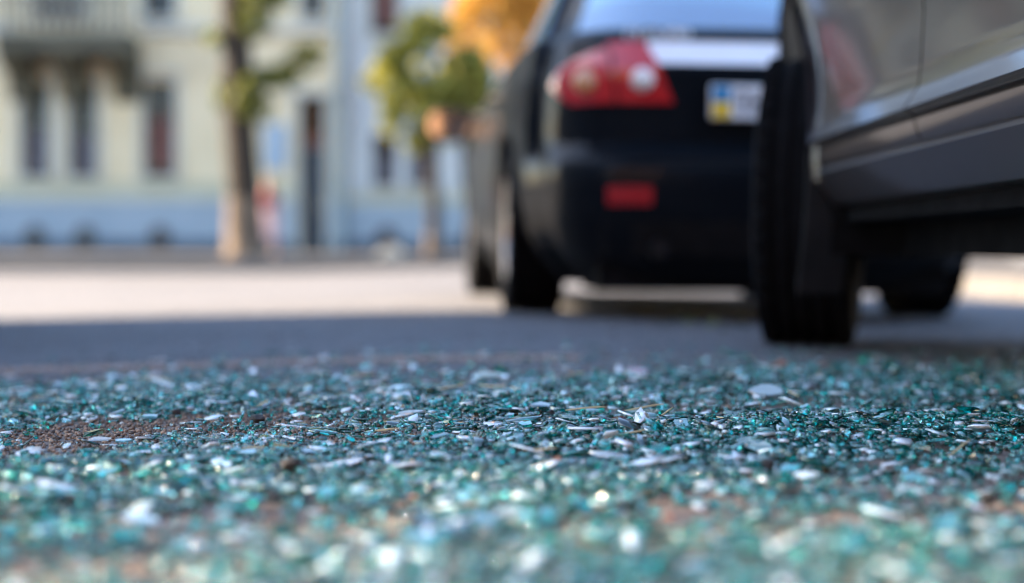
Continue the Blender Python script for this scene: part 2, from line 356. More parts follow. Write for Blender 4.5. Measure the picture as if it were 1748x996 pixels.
b1 = empty('apartment_building', (0, 0, 0)); tag(b1, 'grey plastered old building with blue plinth, stone balcony and narrow windows', 'building')
H1 = 12.6
XL, XR = -24.0, wx(588)
wins = [(wx(36), wx(86)), (wx(117), wx(167)), (wx(246), wx(300))]
holes = [(a, c, wz(303), wz(140)) for a, c in wins]
door = (wx(511), wx(556), PZ1, wz(166)); holes.append(door)
extra = [(-13.6, -12.9, wz(303), wz(140)), (-16.2, -15.5, wz(303), wz(140)), (-18.8, -18.1, wz(303), wz(140))]
holes += extra
up = [(wx(515), wx(553)), (wx(246), wx(300)), (wx(60), wx(145)), (-14.4, -13.6), (-17.4, -16.6)]
uh = [(a, c, 5.45, 8.0) for a, c in up] + [(a, c, 9.6, 12.0) for a, c in up]
holes += uh
facade('wall', 'wall', b1, XL, XR, PZ1-0.05, H1, BY, holes)
for i, (a, c) in enumerate(wins): window(b1, a, c, wz(303), wz(140), BY, [('lace', 0.05, 0.5), ('lace', 0.02, 0.45), ('curtain', 0.1, 0.62)][i])
for h in extra + uh: window(b1, *h, BY, ('curtain', 0.3, 0.64) if h[2] > 5 and h[2] < 6 else None)
# plinth in pieces around the door
for a, c in ((XL, door[0]-0.1), (door[1]+0.1, XR)):
    box('plinth', 'plinth', b1, a, c, BY-0.09, BY-0.002, PZ1+0.28, wz(344)); box('footing', 'plinthdark', b1, a, c, BY-0.14, BY-0.003, PZ1-0.1, PZ1+0.278)
    box('plinth_moulding', 'moulding', b1, a, c, BY-0.13, BY-0.001, wz(344)+0.002, wz(340)+0.05, bevel=0.01)
    box('olive_band', 'band', b1, a, c, BY-0.03, BY-0.002, wz(340)+0.052, wz(303)-0.102)
for px in (62, 148, 275, -60, -180): vent(b1, wx(px), PZ1+0.12, wz(386), 0.42, BY-0.14)
d0 = box('door', 'doorwood', b1, door[0]+0.03, door[1]-0.03, BY+0.22, BY+0.3, PZ1, wz(252))
box('door_panel', 'doorwood', d0, door[0]+0.1, door[1]-0.1, BY+0.195, BY+0.219, PZ1+0.2, PZ1+0.9); box('door_panel', 'doorwood', d0, door[0]+0.1, door[1]-0.1, BY+0.195, BY+0.219, PZ1+1.05, PZ1+1.9)
MB().tube([(door[1]-0.1, BY+0.16, PZ1+0.95), (door[1]-0.1, BY+0.16, PZ1+1.1)], [0.015, 0.015], 8).build('handle', 'chrome', d0)
box('transom', 'curtain', b1, door[0]+0.03, door[1]-0.03, BY+0.22, BY+0.29, wz(250), wz(232)); box('transom_pane', 'pane', b1, door[0]+0.03, door[1]-0.03, BY+0.24, BY+0.27, wz(231), door[3])
MB().box(door[0]-0.14, door[0]-0.004, BY-0.08, BY, PZ1, door[3]).box(door[1]+0.004, door[1]+0.14, BY-0.08, BY, PZ1, door[3]).box(door[0]-0.2, door[1]+0.2, BY-0.14, BY, door[3]+0.003, door[3]+0.16).build('door_surround', 'moulding', b1, bevel=0.01)
box('plaque', 'plaque', b1, wx(452), wx(490), BY-0.05, BY-0.002, wz(290), wz(212), bevel=0.01)
bal = box('balcony', 'balconystone', b1, wx(22), wx(243), BY-1.25, BY-0.001, wz(104), wz(70), bevel=0.03)
for px in (45, 132, 222):
    P = [(0, wz(104)-0.002), (-1.05, wz(104)-0.002), (-0.95, wz(104)-0.2), (-0.35, wz(104)-0.35), (-0.15, wz(104)-0.9), (0, wz(104)-0.95)]
    b = MB(); xa, xb = wx(px)-0.3, wx(px)+0.3; k = len(P)
    b.add([(xa, BY+p[0], p[1]) for p in P] + [(xb, BY+p[0], p[1]) for p in P], [tuple(range(k)), tuple(range(2*k-1, k-1, -1))] + [(i, (i+1) % k, k+(i+1) % k, k+i) for i in range(k)])
    b.build('bracket', 'balconystone', bal, bevel=0.02)
for k in range(13):
    x = wx(30) + (wx(235)-wx(30))*k/12
    MB().lathe([(0.06,0),(0.06,0.08),(0.035,0.12),(0.075,0.32),(0.035,0.6),(0.06,0.66),(0.06,0.75)], (x, BY-1.15, wz(70)+0.001), n=12).build('baluster', 'balustrade', bal, smooth=40)
box('handrail', 'balustrade', bal, wx(22), wx(243), BY-1.25, BY-1.05, wz(70)+0.752, wz(70)+0.88, bevel=0.015)
box('string_course', 'moulding', b1, wx(245), XR, BY-0.14, BY, wz(60), wz(44), bevel=0.02)
box('string_course', 'moulding', b1, XL, wx(20), BY-0.14, BY, wz(60), wz(44), bevel=0.02)
box('cornice', 'moulding', b1, XL-0.2, XR, BY-0.6, BY+0.2, H1, H1+0.5, bevel=0.05)
MB().add([(XL,BY-0.6,H1+0.5),(XR,BY-0.6,H1+0.5),(XR,BY+5,H1+3),(XL,BY+5,H1+3),(XL,BY+10,H1+0.5),(XR,BY+10,H1+0.5)], [(0,1,2,3),(3,2,5,4),(0,3,4),(1,5,2)]).build('roof', 'roof', b1)
box('back_wall', 'wall', b1, XL, XR-0.01, BY+0.36, BY+10, PZ1-0.1, H1-0.01)
pp = MB().tube([(wx(580), BY-0.12, PZ1), (wx(580), BY-0.12, H1)], [0.075, 0.075], 12).build('downpipe', 'pipe', b1, smooth=40)
for z in (1.6, 3.8, 6.0, 8.2): box('pipe_clamp', 'pipe', pp, wx(580)-0.09, wx(580)+0.09, BY-0.21, BY, z, z+0.05)

b2 = empty('apartment_building'); tag(b2, 'pale grey building right of the downpipe, behind the small trees', 'building')
XL2, XR2 = XR + 0.02, 22.0
BY2 = BY + 0.15
h2 = []
for k, px in enumerate((656, 718, 806, 930, 1050, 1170, 1290, 1410, 1530, 1650)):
    a = wx(px)-0.27; h2.append((a, a+0.54, wz(318), wz(228))); 
u2 = [(wx(p)-0.32, wx(p)+0.32, z, z+2.3) for p in (656, 806, 950, 1100, 1250, 1400, 1550) for z in (5.1, 9.2)]
facade('wall', 'wall2', b2, XL2, XR2, PZ1-0.05, 12.0, BY2, h2 + u2)
for h in h2: window(b2, *h, BY2, ('lace', 0.05, 0.6), hood=False)
for h in u2: window(b2, *h, BY2, ('curtain', 0.1, 0.64) if h[2] < 6 else None)
box('plinth', 'plinth', b2, XL2, XR2, BY2-0.09, BY2-0.002, PZ1+0.28, wz(348)); box('footing', 'plinthdark', b2, XL2, XR2, BY2-0.14, BY2-0.003, PZ1-0.1, PZ1+0.278)
box('olive_band', 'band', b2, XL2, XR2, BY2-0.03, BY2-0.002, wz(348)+0.002, wz(325)-0.1)
for px in (660, 806, 950, 1100): vent(b2, wx(px), PZ1+0.12, wz(388), 0.42, BY2-0.14)
box('cornice', 'moulding', b2, XL2, XR2, BY2-0.5, BY2+0.2, 12.0, 12.4, bevel=0.04)
box('back_wall', 'wall2', b2, XL2+0.01, XR2, BY2+0.36, BY2+10, PZ1-0.1, 11.99)

# ochre house added behind the viewer, only for reflections in mirrors and paint
b3 = empty('added_ochre_house'); tag(b3, 'ochre plastered house added out of view for its reflections in the cars', 'building')
Y3 = -13.0
h3 = [(x, x+1.1, z, z+1.8) for x in np.arange(-21, 16, 3.0) for z in (1.1, 4.3)]
b3w = MB()
facade('wall', 'ochre', b3, -24, 18, 0.0, 8.0, -Y3, h3)
b3.rotation_euler = (0, 0, math.pi)
for h in h3: window(b3, *h, -Y3, ('lace', 0.05, 0.6), hood=False)
box('cornice', 'moulding', b3, -24.2, 18.2, -Y3-0.4, -Y3+0.2, 8.0, 8.3); MB().add([(-24,13-0.4,8.3),(18,13-0.4,8.3),(18,18,10.6),(-24,18,10.6),(-24,23,8.3),(18,23,8.3)], [(0,1,2,3),(3,2,5,4),(0,3,4),(1,5,2)]).build('roof', 'roof', b3)
box('back_wall', 'ochre', b3, -23.9, 17.9, 13.36, 23, -0.1, 7.99)

# unseen kiosk added on the left to shade the heap and near car
kk = empty('added_kiosk', (-3.55, 5.15, float(gz(-3.5)))); tag(kk, 'grey metal kiosk added out of view for its shade, with flat roof and shuttered window', 'kiosk')
box('cabin', 'kiosk', kk, -1.05, 1.05, -2.15, 2.15, 0.02, 3.35, bevel=0.02)
box('roof', 'kioskroof', kk, -1.1, 1.1, -2.2, 2.18, 3.352, 3.6, bevel=0.02)
box('base', 'kioskroof', kk, -1.07, 1.07, -2.17, 2.16, -0.05, 0.16)
wf = box('window', 'kioskroof', kk, 1.052, 1.09, -1.2, 0.3, 1.0, 2.2, bevel=0.01); box('pane', 'autoglass', wf, 1.091, 1.097, -1.12, -0.47, 1.08, 2.12); box('pane', 'autoglass', wf, 1.091, 1.097, -0.43, 0.22, 1.08, 2.12)
box('counter', 'kioskroof', kk, 1.052, 1.3, -1.2, 0.3, 0.93, 0.98)
kd = box('door', 'kioskroof', kk, 1.052, 1.075, 0.55, 1.4, 0.17, 2.2, bevel=0.008); MB().tube([(1.11, 0.65, 1.0), (1.11, 0.65, 1.15)], [0.012]*2, 8).build('handle', 'chrome', kd)
for k in range(6): box('panel_rib', 'kiosk', kk, 1.05, 1.064, -2.1, 2.1, 0.3+k*0.1, 0.31+k*0.1)

# low wall and hedge along the right hand pavement
lw = empty('garden_wall', (7.5, 6, 0.09)); tag(lw, 'low rendered garden wall beside the right pavement', 'wall')
box('wall', 'lowwall', lw, -0.12, 0.12, -16, 19, -0.3, 1.0); box('coping', 'kerb', lw, -0.17, 0.17, -16, 19, 1.002, 1.08, bevel=0.01)

# ------------------------------------------------------------------ vegetation
def leaves(name, m, parent, blobs, n, size, seed=1, kind=None):
    """leaf-sized quads spread through the volume of several uneven clumps"""
    r = np.random.default_rng(seed)
    vol = np.array([b[3]*b[4]*b[5] for b in blobs]); idx = r.choice(len(blobs), n, p=vol/vol.sum()); B = np.array(blobs)[idx]
    d = r.normal(size=(n, 3)); d /= np.linalg.norm(d, axis=1)[:, None]
    rad = r.random(n)**(1/2.2); c = B[:, :3] + d*B[:, 3:6]*rad[:, None]
    a = r.normal(size=(n, 3)); a /= np.linalg.norm(a, axis=1)[:, None]; t = r.normal(size=(n, 3)); bb = np.cross(a, t); bb /= np.linalg.norm(bb, axis=1)[:, None]
    s = size*(0.6+0.8*r.random(n))[:, None]
    nn = np.cross(a, bb)
    V = np.stack([c-a*s*0.6, c+bb*s*0.32+nn*s*0.06, c+a*s*0.6, c-bb*s*0.32+nn*s*0.06], 1).reshape(-1, 3)
    me = bpy.data.meshes.new(name); me.vertices.add(4*n); me.vertices.foreach_set('co', V.ravel())
    me.loops.add(4*n); me.loops.foreach_set('vertex_index', np.arange(4*n)); me.polygons.add(n); me.polygons.foreach_set('loop_start', np.arange(0, 4*n, 4)); me.update(); me.validate()
    me.materials.append(M[m]); o = link(bpy.data.objects.new(name, me), parent)
    if kind: o['kind'] = kind
    return o
def clumps(c, r, k, seed, cr=0.45):
    q = random.Random(seed); out = []
    for _ in range(k):
        while True:
            p = Vector((q.uniform(-1, 1), q.uniform(-1, 1), q.uniform(-1, 1)))
            if p.length < 1: break
        s = q.uniform(0.6, 1.2)*cr
        out.append((c[0]+p.x*r[0], c[1]+p.y*r[1], c[2]+p.z*r[2], r[0]*s, r[1]*s, r[2]*s*0.85))
    return out
def tree(name, label, loc, trunk, rads, blobs, nleaf, size, lm, white=None, limbs=(), seed=1, group=None, shoots=None, nshoot=0):
    t = empty(name, loc); tag(t, label, 'tree', group)
    tr = MB().tube(trunk, rads, 14); 
    tr = tr.build('trunk', 'bark', t, smooth=60)
    for a, b_, r0, r1 in limbs:
        a, b_ = Vector(a), Vector(b_); m_ = (a+b_)/2 + Vector((0, 0, (b_-a).length*0.08))
        MB().tube([a, m_, b_], [r0, (r0+r1)/2, r1], 8).build('limb', 'bark', tr, smooth=60)
    if white:
        pts = [p for p in trunk if p[2] <= white]; rr = [q*1.03+0.004 for q in rads[:len(pts)]]
        MB().tube(pts, rr, 14).build('whitewash', 'whitewash', tr, smooth=60)
    leaves('crown', lm, t, blobs, nleaf, size, seed)
    if shoots: leaves('side_shoot', lm, t, shoots, nshoot, size, seed+50)
    return t
TS = FPX / 27.9
t1x = (420-874)/TS
T1 = [(0.02,0,0),(0,0,0.15),(-0.02,0,0.5),(-0.02,0,0.98),(-0.06,0,1.6),(-0.12,0,2.4),(-0.14,0,3.3),(-0.18,0,4.2),(-0.12,0.05,5.2),(0.05,0.1,6.4)]
tree('street_tree', 'thick leaning trunk with whitewashed foot and leafy side shoot at the kerb', (t1x, 27.9, PZ0), T1, [0.40,0.33,0.30,0.285,0.27,0.265,0.25,0.24,0.2,0.1],
     clumps((0.1,0.2,6.6),(2.2,2.0,1.3),22,3),
     6400, 0.13, 'leafolive', 1.0, [((-0.12,0,2.6),(0.9,0,3.25),0.05,0.015),((-0.18,0,4.2),(1.3,0.1,6.2),0.09,0.03),((-0.15,0,4.6),(-1.3,0.3,6.3),0.09,0.03)], 5,
     shoots=[(0.5,-.1,2.95,0.5,0.3,0.2),(0.12,-.3,2.6,0.3,0.15,0.4),(0.9,0,3.2,0.35,0.25,0.16),(0.28,-0.2,2.45,0.22,0.15,0.3),(0.2,-0.3,3.9,0.3,0.2,0.4),(0.4,-0.2,4.3,0.4,0.4,0.3),(-0.36,-.1,2.7,0.12,0.14,0.3),(-0.5,-.1,3.6,0.2,0.2,0.15),(1.05,-.1,3.4,0.3,0.3,0.12)], nshoot=1500)
t2x = (740-874)/TS
T2 = [(0,0,0),(0,0,0.4),(0.01,0,0.75),(0,0,1.5),(-0.03,0,2.2),(-0.1,0,3.2)]
tree('street_tree', 'small round-crowned green tree with slender trunk at the kerb', (t2x, 28.0, PZ0), T2, [0.14,0.12,0.11,0.10,0.09,0.05],
     clumps((-0.05,0,2.95),(1.0,0.85,1.08),64,4,0.22) + [(0.5,0,2.3,0.4,0.35,0.4),(-0.65,0,3.1,0.32,0.3,0.5),(-0.75,0,2.2,0.2,0.2,0.25),(0.6,0,2.9,0.4,0.4,0.6),(0.1,0,2.2,0.5,0.4,0.35)], 6200, 0.13, 'leafgreen', 0.5, [((-0.03,0,2.0),(-0.7,0,2.9),0.035,0.012),((-0.03,0,2.1),(0.5,0,2.9),0.035,0.012)], 6)
tree('street_tree', 'golden autumn tree rising behind the black sedan', ((888-874)/(FPX/33), 33, 0.0+0.17), [(0,0,0),(0,0,1.2),(0.05,0,2.6),(0,0,4.0),(0.1,0,5.6)], [0.2,0.17,0.15,0.12,0.05],
     clumps((0.25,0,4.6),(1.6,1.3,1.5),60,9,0.24), 5400, 0.14, 'leafgold', None, [((0.03,0,2.8),(-0.8,0,4.5),0.06,0.02),((0.03,0,3.0),(0.9,0,4.6),0.06,0.02)], 7)
tree('street_tree', 'tall leafy tree added out of view behind the kiosk to dapple the foreground', (-7.1, 3.75, -0.07), [(0,0,0),(0.02,0,1.2),(0,0.05,2.4),(0.05,0,3.6),(0,0,5.0)], [0.2,0.16,0.14,0.11,0.05],  # added unseen tree, crown set to dapple the foreground sun
     clumps((0.1,-0.1,4.5),(1.7,2.0,1.3),40,12,0.55), 3800, 0.10, 'leafgreen', None, [((0,0,2.6),(-0.9,0.3,4.2),0.06,0.02),((0,0,2.8),(0.9,-0.4,4.3),0.06,0.02)], 8)
hb = [(0, y, 1.1+0.1*math.sin(y*3), 0.4, 0.5, 0.5) for y in np.arange(-15.5, 19, 0.55)]
hg = leaves('hedge', 'hedge', None, hb, 14000, 0.10, 21); hg.location = (8.1, 6, 0.12); tag(hg, 'clipped green hedge growing behind the low garden wall', 'hedge')

# whitewashed stone at the kerb
bm = bmesh.new(); bmesh.ops.create_icosphere(bm, subdivisions=3, radius=1)
for v in bm.verts:
    q = 1 + 0.08*math.sin(5*v.co.x+1)*math.cos(4*v.co.y) ; v.co = Vector((v.co.x*0.24*q, v.co.y*0.22*q, max(-0.2, v.co.z)*0.17*q))
me = bpy.data.meshes.new('marker_stone'); bm.to_mesh(me); bm.free(); me.materials.append(M['boulder']); me.polygons.foreach_set('use_smooth', [True]*len(me.polygons))
st = link(bpy.data.objects.new('marker_stone', me)); st.location = ((667-874)/(FPX/27.5), 27.5, PZ0+0.02); tag(st, 'pale rounded stone on the pavement edge beside the slender tree', 'stone')

# ------------------------------------------------------------------ person
def person():
    px, py = (457-874)/(FPX/30.6), 30.6
    t = empty('person', (px, py, PZ0 + (PZ1-PZ0)*(py-KY)/(BY-KY)), R(-25)); tag(t, 'person in a dark red top and pink skirt walking on the far pavement', 'person')
    k = 1.36/1.62
    J = dict(pelvis=(0,0,.86), waist=(0,0,1.0), chest=(0,-.01,1.2), neck=(0,0,1.36), head0=(0,-.01,1.44), head1=(0,-.015,1.56),
             ls=(-.15,0,1.3), le=(-.21,.04,1.06), lw=(-.2,-.06,.86), lh=(-.195,-.09,.77), rs=(.15,0,1.3), re=(.21,.06,1.06), rw=(.22,.02,.85), rh=(.22,0,.76),
             lhip=(-.085,0,.84), lk=(-.09,-.1,.47), la=(-.09,-.06,.08), lt=(-.09,-.2,.035), rhip=(.085,0,.84), rk=(.09,.02,.47), ra=(.09,.14,.1), rt=(.09,.03,.03))
    rad = dict(pelvis=.13, waist=.105, chest=.12, neck=.048, head0=.075, head1=.09, ls=.055, le=.04, lw=.028, lh=.03, rs=.055, re=.04, rw=.028, rh=.03, lhip=.085, lk=.058, la=.035, lt=.03, rhip=.085, rk=.058, ra=.035, rt=.03)
    E = [('pelvis','waist'),('waist','chest'),('chest','neck'),('neck','head0'),('head0','head1'),('chest','ls'),('ls','le'),('le','lw'),('lw','lh'),('chest','rs'),('rs','re'),('re','rw'),('rw','rh'),
         ('pelvis','lhip'),('lhip','lk'),('lk','la'),('la','lt'),('pelvis','rhip'),('rhip','rk'),('rk','ra'),('ra','rt')]
    for s, b_ in ((-1, 'lh'), (1, 'rh')):
        for q in range(5):
            n_ = b_+str(q); o = J[b_]; off = (-.022+.011*q)*1.0
            L = (.035, .05, .055, .05, .04)[q]
            J[n_] = (o[0]+(0.006*s), o[1]+off, o[2]-.03-L) if q else (o[0], o[1]-.045, o[2]-.03); rad[n_] = .009; E.append((b_, n_))
    names = list(J); me = bpy.data.meshes.new('body'); me.from_pydata([Vector(J[n_])*k for n_ in names], [(names.index(a), names.index(b_)) for a, b_ in E], [])
    o = link(bpy.data.objects.new('body', me), t); o.modifiers.new('skin', 'SKIN'); 
    sv = me.skin_vertices[0].data
    for i, n_ in enumerate(names): sv[i].radius = (rad[n_]*k,)*2; sv[i].use_root = (n_ == 'pelvis')
    s = o.modifiers.new('sub', 'SUBSURF'); s.levels = 1; s.render_levels = 2; me.materials.append(M['skin'])
    def ring(name, m, prof, n=20, flat=0.75, par=None):
        b = MB()
        b.lathe([(r*k, z*k) for r, z in prof], n=n)
        b.v = [(p[0], p[1]*flat-0.005, p[2]) for p in b.v]
        return b.build(name, m, par or t, smooth=60)
    ring('top', 'redtop', [(.125,.93),(.135,1.0),(.15,1.15),(.165,1.26),(.15,1.32),(.08,1.37),(.055,1.385)])
    ring('skirt', 'pinkcloth', [(.14,1.0),(.155,.94),(.19,.75),(.22,.5),(.235,.36),(.22,.36)], flat=0.9)
    for nm in ('l', 'r'):
        a, b_ = Vector(J[nm+'s'])*k, Vector(J[nm+'e'])*k
        MB().tube([a+(a-b_)*0.1, (a+b_)/2, a*0.3+b_*0.7], [.066*k, .06*k, .056*k], 12).build('sleeve', 'redtop', t, smooth=60)
        ft = Vector(J[nm+'t'])*k; an = Vector(J[nm+'a'])*k
        MB().tube([(an.x, an.y+.03, ft.z), ((an.x+ft.x)/2, (an.y+ft.y)/2, ft.z+.008), (ft.x, ft.y-.02, ft.z-.002)], [.03, .042, .028], 10).build('shoe', 'shoe', t, smooth=60)
    h = MB().lathe([(0.001,.125),(.05,.115),(.085,.07),(.1,.01),(.1,-.05),(.085,-.12),(.06,-.16)], (0, 0.02, 1.52), n=18); h.v = [(p[0]*k, p[1]*k, p[2]*k) for p in h.v]
    h.v = [(x, y if y > -0.035 or z > 1.55*k else -0.035, z) for x, y, z in h.v]
    h.build('hair', 'hair', t, smooth=60)
    f = Vector(J['head1'])*k
    MB().tube([f+Vector((0,-.085,-.005)), f+Vector((0,-.105,-.03)), f+Vector((0,-.09,-.045))], [.008,.014,.01], 8).build('nose', 'skin', t, smooth=60)
    for s in (-1, 1): MB().lathe([(0.001,-.008),(.009,0),(0.001,.008)], (f.x+s*.03, f.y-.083, f.z), 'y', 10).build('eye', 'ink', t, smooth=60)
    box('mouth', 'redtop', t, f.x-.02, f.x+.02, f.y-.092, f.y-.08, f.z-.07, f.z-.062)
person()

# ------------------------------------------------------------------ vehicles
class Car:
    """body as a stack of rounded plan contours; y runs forward from the rear bumper"""
    def __init__(s, Z, YR, YF, W, rr, rf, arches, zarch=None, bulge=0.10, fb=0.14, taper=0.0, ftaper=0.035):
        s.re = taper or 0.035; s.fe = ftaper
        s.Z, s.YR, s.YF, s.W, s.rr, s.rf, s.arches, s.bulge, s.fb = Z, YR, YF, W, rr, rf, arches, bulge, fb
    def par(s, z): return [float(np.interp(z, s.Z, a)) for a in (s.YR, s.YF, s.W)]
    def sidex(s, y, z):
        yr, yf, w_ = s.par(z)
        t = (y - (yr+yf)/2) / ((yf-yr)/2)
        return w_*(1 - (s.re*abs(t)**3 if t < 0 else s.fe*abs(t)**3))
    def at(s, z, a):
        """point on the left flank: a is the arc length from the middle of the rear, x negative"""
        yr, yf, w_ = s.par(z); rr = min(s.rr, w_*0.6); xe = w_*(1-s.re) - rr
        if a <= xe: return Vector((-a, yr + s.bulge*(a/w_)**2*0.6, z))
        y0 = yr + s.bulge*(xe/w_)**2*0.6; q = (a - xe)/(rr*math.pi/2)
        if q <= 1:
            th = q*math.pi/2; return Vector((-(xe + rr*math.sin(th)), y0 + rr*(1-math.cos(th)), z))
        y = y0 + rr + (a - xe - rr*math.pi/2)
        return Vector((-max(s.sidex(y, z), w_*(1-s.re)), y, z))
    def loop(s, z, ylist):
        yr, yf, w_ = s.par(z); rr = min(s.rr, w_*0.6, (yf-yr)*0.3); rf = min(s.rf, w_*0.7, (yf-yr)*0.3)
        xe = w_*(1-s.re) - rr; P = []
        for i in range(9): P.append((-xe*i/8, yr + s.bulge*(xe*i/8/w_)**2*0.6))
        y0 = P[-1][1]
        for i in range(1, 9):
            th = i/8*math.pi/2; P.append((-(xe+rr*math.sin(th)), y0+rr*(1-math.cos(th))))
        xf = w_*(1-s.fe) - rf; y1 = yf - s.fb*(xf/w_)**2 - rf
        for y in ylist:
            yy = min(max(y, y0+rr), y1); P.append((-max(s.sidex(yy, z), w_*(1-s.re if yy < (yr+yf)/2 else 1-s.fe)), yy))
        for i in range(9):
            th = i/8*math.pi/2; P.append((-(xf+rf*math.cos(th)), y1+rf*math.sin(th)))
        for i in range(1, 7):
            x = xf*(1-i/6); P.append((-x, yf - s.fb*(x/w_)**2))
        return P
    def arch(s, y):
        z = -9
        for ya, zc, r in s.arches:
            if abs(y-ya) < r: z = max(z, zc + math.sqrt(r*r-(y-ya)**2))
        return z
    def body(s, zs, yfine=0.12):
        ya = []
        for a, zc, r in s.arches: ya += [a + r*1.0001*math.cos(math.pi*k/30) for k in range(31)]
        yl = sorted(set([round(q, 4) for q in ya + list(np.arange(s.YR[0]+0.3, max(s.YF), yfine))]))
        rows = []
        for z in zs:
            L = s.loop(z, yl); row = []
            for i, (x, y) in enumerate(L):
                zz = z
                if 17 <= i < 17+len(yl): zz = max(z, s.arch(y))
                row.append((x, y, zz))
            full = row + [(-x, y, zz) for x, y, zz in row[::-1]]
            # widen by true height where the arch lifted the point
            rows.append([(math.copysign(max(s.sidex(y, zz), abs(x)) if zz > z else abs(x), x), y, zz) for x, y, zz in full] + [full[0]])
        b = MB().grid(rows)
        # roof cap
        n = len(rows[0]) - 1; k = len(b.v); top = rows[-1]; h = n//2
        for i in range(h-1): b.add([top[i], top[i+1], top[n-2-i], top[n-1-i]], [(0,1,2,3)])
        return b
    def patch(s, amin, amax, zs, off, m, name, parent, mirror=False, na=14, thick=0.012, flank=False, smooth=35, clip=True):
        """thin raised panel lying on the flank; amin/amax: functions of height giving arc length (or y when flank)"""
        def P(a, z, o):
            if flank:
                if clip: z = max(z, s.arch(a) + 0.012)
                p = Vector((-s.sidex(a, z), a, z)); e = 0.004
                q = Vector((-s.sidex(a+e, z), a+e, z)); r = Vector((-s.sidex(a, z+e), a, z+e))
            else:
                e = 0.004; p = s.at(z, a); q = s.at(z, a+e); r = s.at(z+e, a)
            n = (r-p).cross(q-p); n = n.normalized() if n.length > 0 else Vector((-1,0,0))
            if n.dot(Vector((p.x, min(0, p.y-1.0)*0.6 if not flank else 0, 0))) < 0: n = -n
            return p + n*o
        F, B = [], []
        for z in zs:
            u0, u1 = amin(z), amax(z)
            A = [u0 + (u1-u0)*k/na for k in range(na+1)]
            F.append([P(a, z, off) for a in A]); B.append([P(a, z, off-thick) for a in A])
        b = MB().grid(F)
        rim = [F[0], B[0]]; b.grid([F[0], B[0]]); b.grid([F[-1], B[-1]]); b.grid([[r[0] for r in F], [r[0] for r in B]]); b.grid([[r[-1] for r in F], [r[-1] for r in B]])
        b.grid(B)
        if mirror: b.v = [(-p[0], p[1], p[2]) for p in b.v]
        return b.build(name, m, parent, smooth=smooth)

def wheel(parent, x, y, z, r, wd, side, name='wheel', steer=0.0):
    h = wd/2; rr = r*0.66
    prof = [(rr, -h*0.92), (rr+0.02, -h), (r*0.86, -h*1.04), (r*0.955, -h*0.97), (r*0.985, -h*0.84)]
    for g_ in (-0.55, -0.18, 0.18, 0.55):
        prof += [(r, h*(g_-0.10)), (r-0.008, h*(g_-0.07)), (r-0.008, h*(g_+0.07)), (r, h*(g_+0.10))]
    prof += [(r*0.985, h*0.84), (r*0.955, h*0.97), (r*0.86, h*1.04), (rr+0.02, h), (rr, h*0.92), (rr-0.015, h*0.5), (rr-0.015, -h*0.5), (rr, -h*0.92)]
    t = MB().lathe(prof, axis='x', n=56)
    # cross grooves on the shoulders
    t = t.build(name, 'rubber', parent, smooth=35); t.location = (x, y, z); t.rotation_euler = (0, 0, steer)
    b = MB(); n = 40
    for k in range(n):
        a = 2*math.pi*k/n
        for sx in (-1, 1):
            c, s_ = math.cos(a), math.sin(a); p = Vector((sx*h*0.80, r*c*0.995, r*s_*0.995)); tg = Vector((0, -s_, c)); ra = Vector((0, c, s_))
            V = [p + Vector((dx,0,0)) + tg*dt + ra*dr for dx in (-h*0.13, h*0.13) for dt in (-0.014, 0.014) for dr in (-0.01, 0.0055)]
            b.add(V, [(0,1,3,2),(4,6,7,5),(0,4,5,1),(2,3,7,6),(0,2,6,4),(1,5,7,3)])
    tb = b.build('tread_blocks', 'rubber', t); tb['kind'] = 'stuff'
    rim = MB().lathe([(rr-0.005, side*h*0.9), (rr-0.03, side*h*0.86), (rr-0.04, side*h*0.3), (rr-0.04, -side*h*0.8)], axis='x', n=40)
    rim.lathe([(0.001, side*h*0.62), (0.05, side*h*0.62), (0.075, side*h*0.5), (0.08, side*h*0.1), (0.001, side*h*0.1)], axis='x', n=24)
    for k in range(5):
        a = 2*math.pi*k/5 + 0.3
        c, s_ = math.cos(a), math.sin(a); rad = Vector((0, c, s_)); tg = Vector((0, -s_, c))
        V = [Vector((side*h*d, 0, 0)) + rad*q + tg*w_ for q, w_, d in ((0.06,-0.03,0.6),(0.06,0.03,0.6),(rr-0.03,-0.045,0.8),(rr-0.03,0.045,0.8),(0.06,-0.03,0.4),(0.06,0.03,0.4),(rr-0.03,-0.045,0.55),(rr-0.03,0.045,0.55))]
        rim.add(V, [(0,1,3,2),(4,6,7,5),(0,4,5,1),(2,3,7,6),(0,2,6,4),(1,5,7,3)])
    rim.build('rim', 'alloy', t, smooth=35)
    return t

def lin(a, b, z0, z1): return lambda z: a + (b-a)*(z-z0)/(z1-z0)
def seq(*segs):
    out = []
    for a, b, n in segs: out += list(np.linspace(a, b, n, endpoint=False))
    return out + [segs[-1][1]]

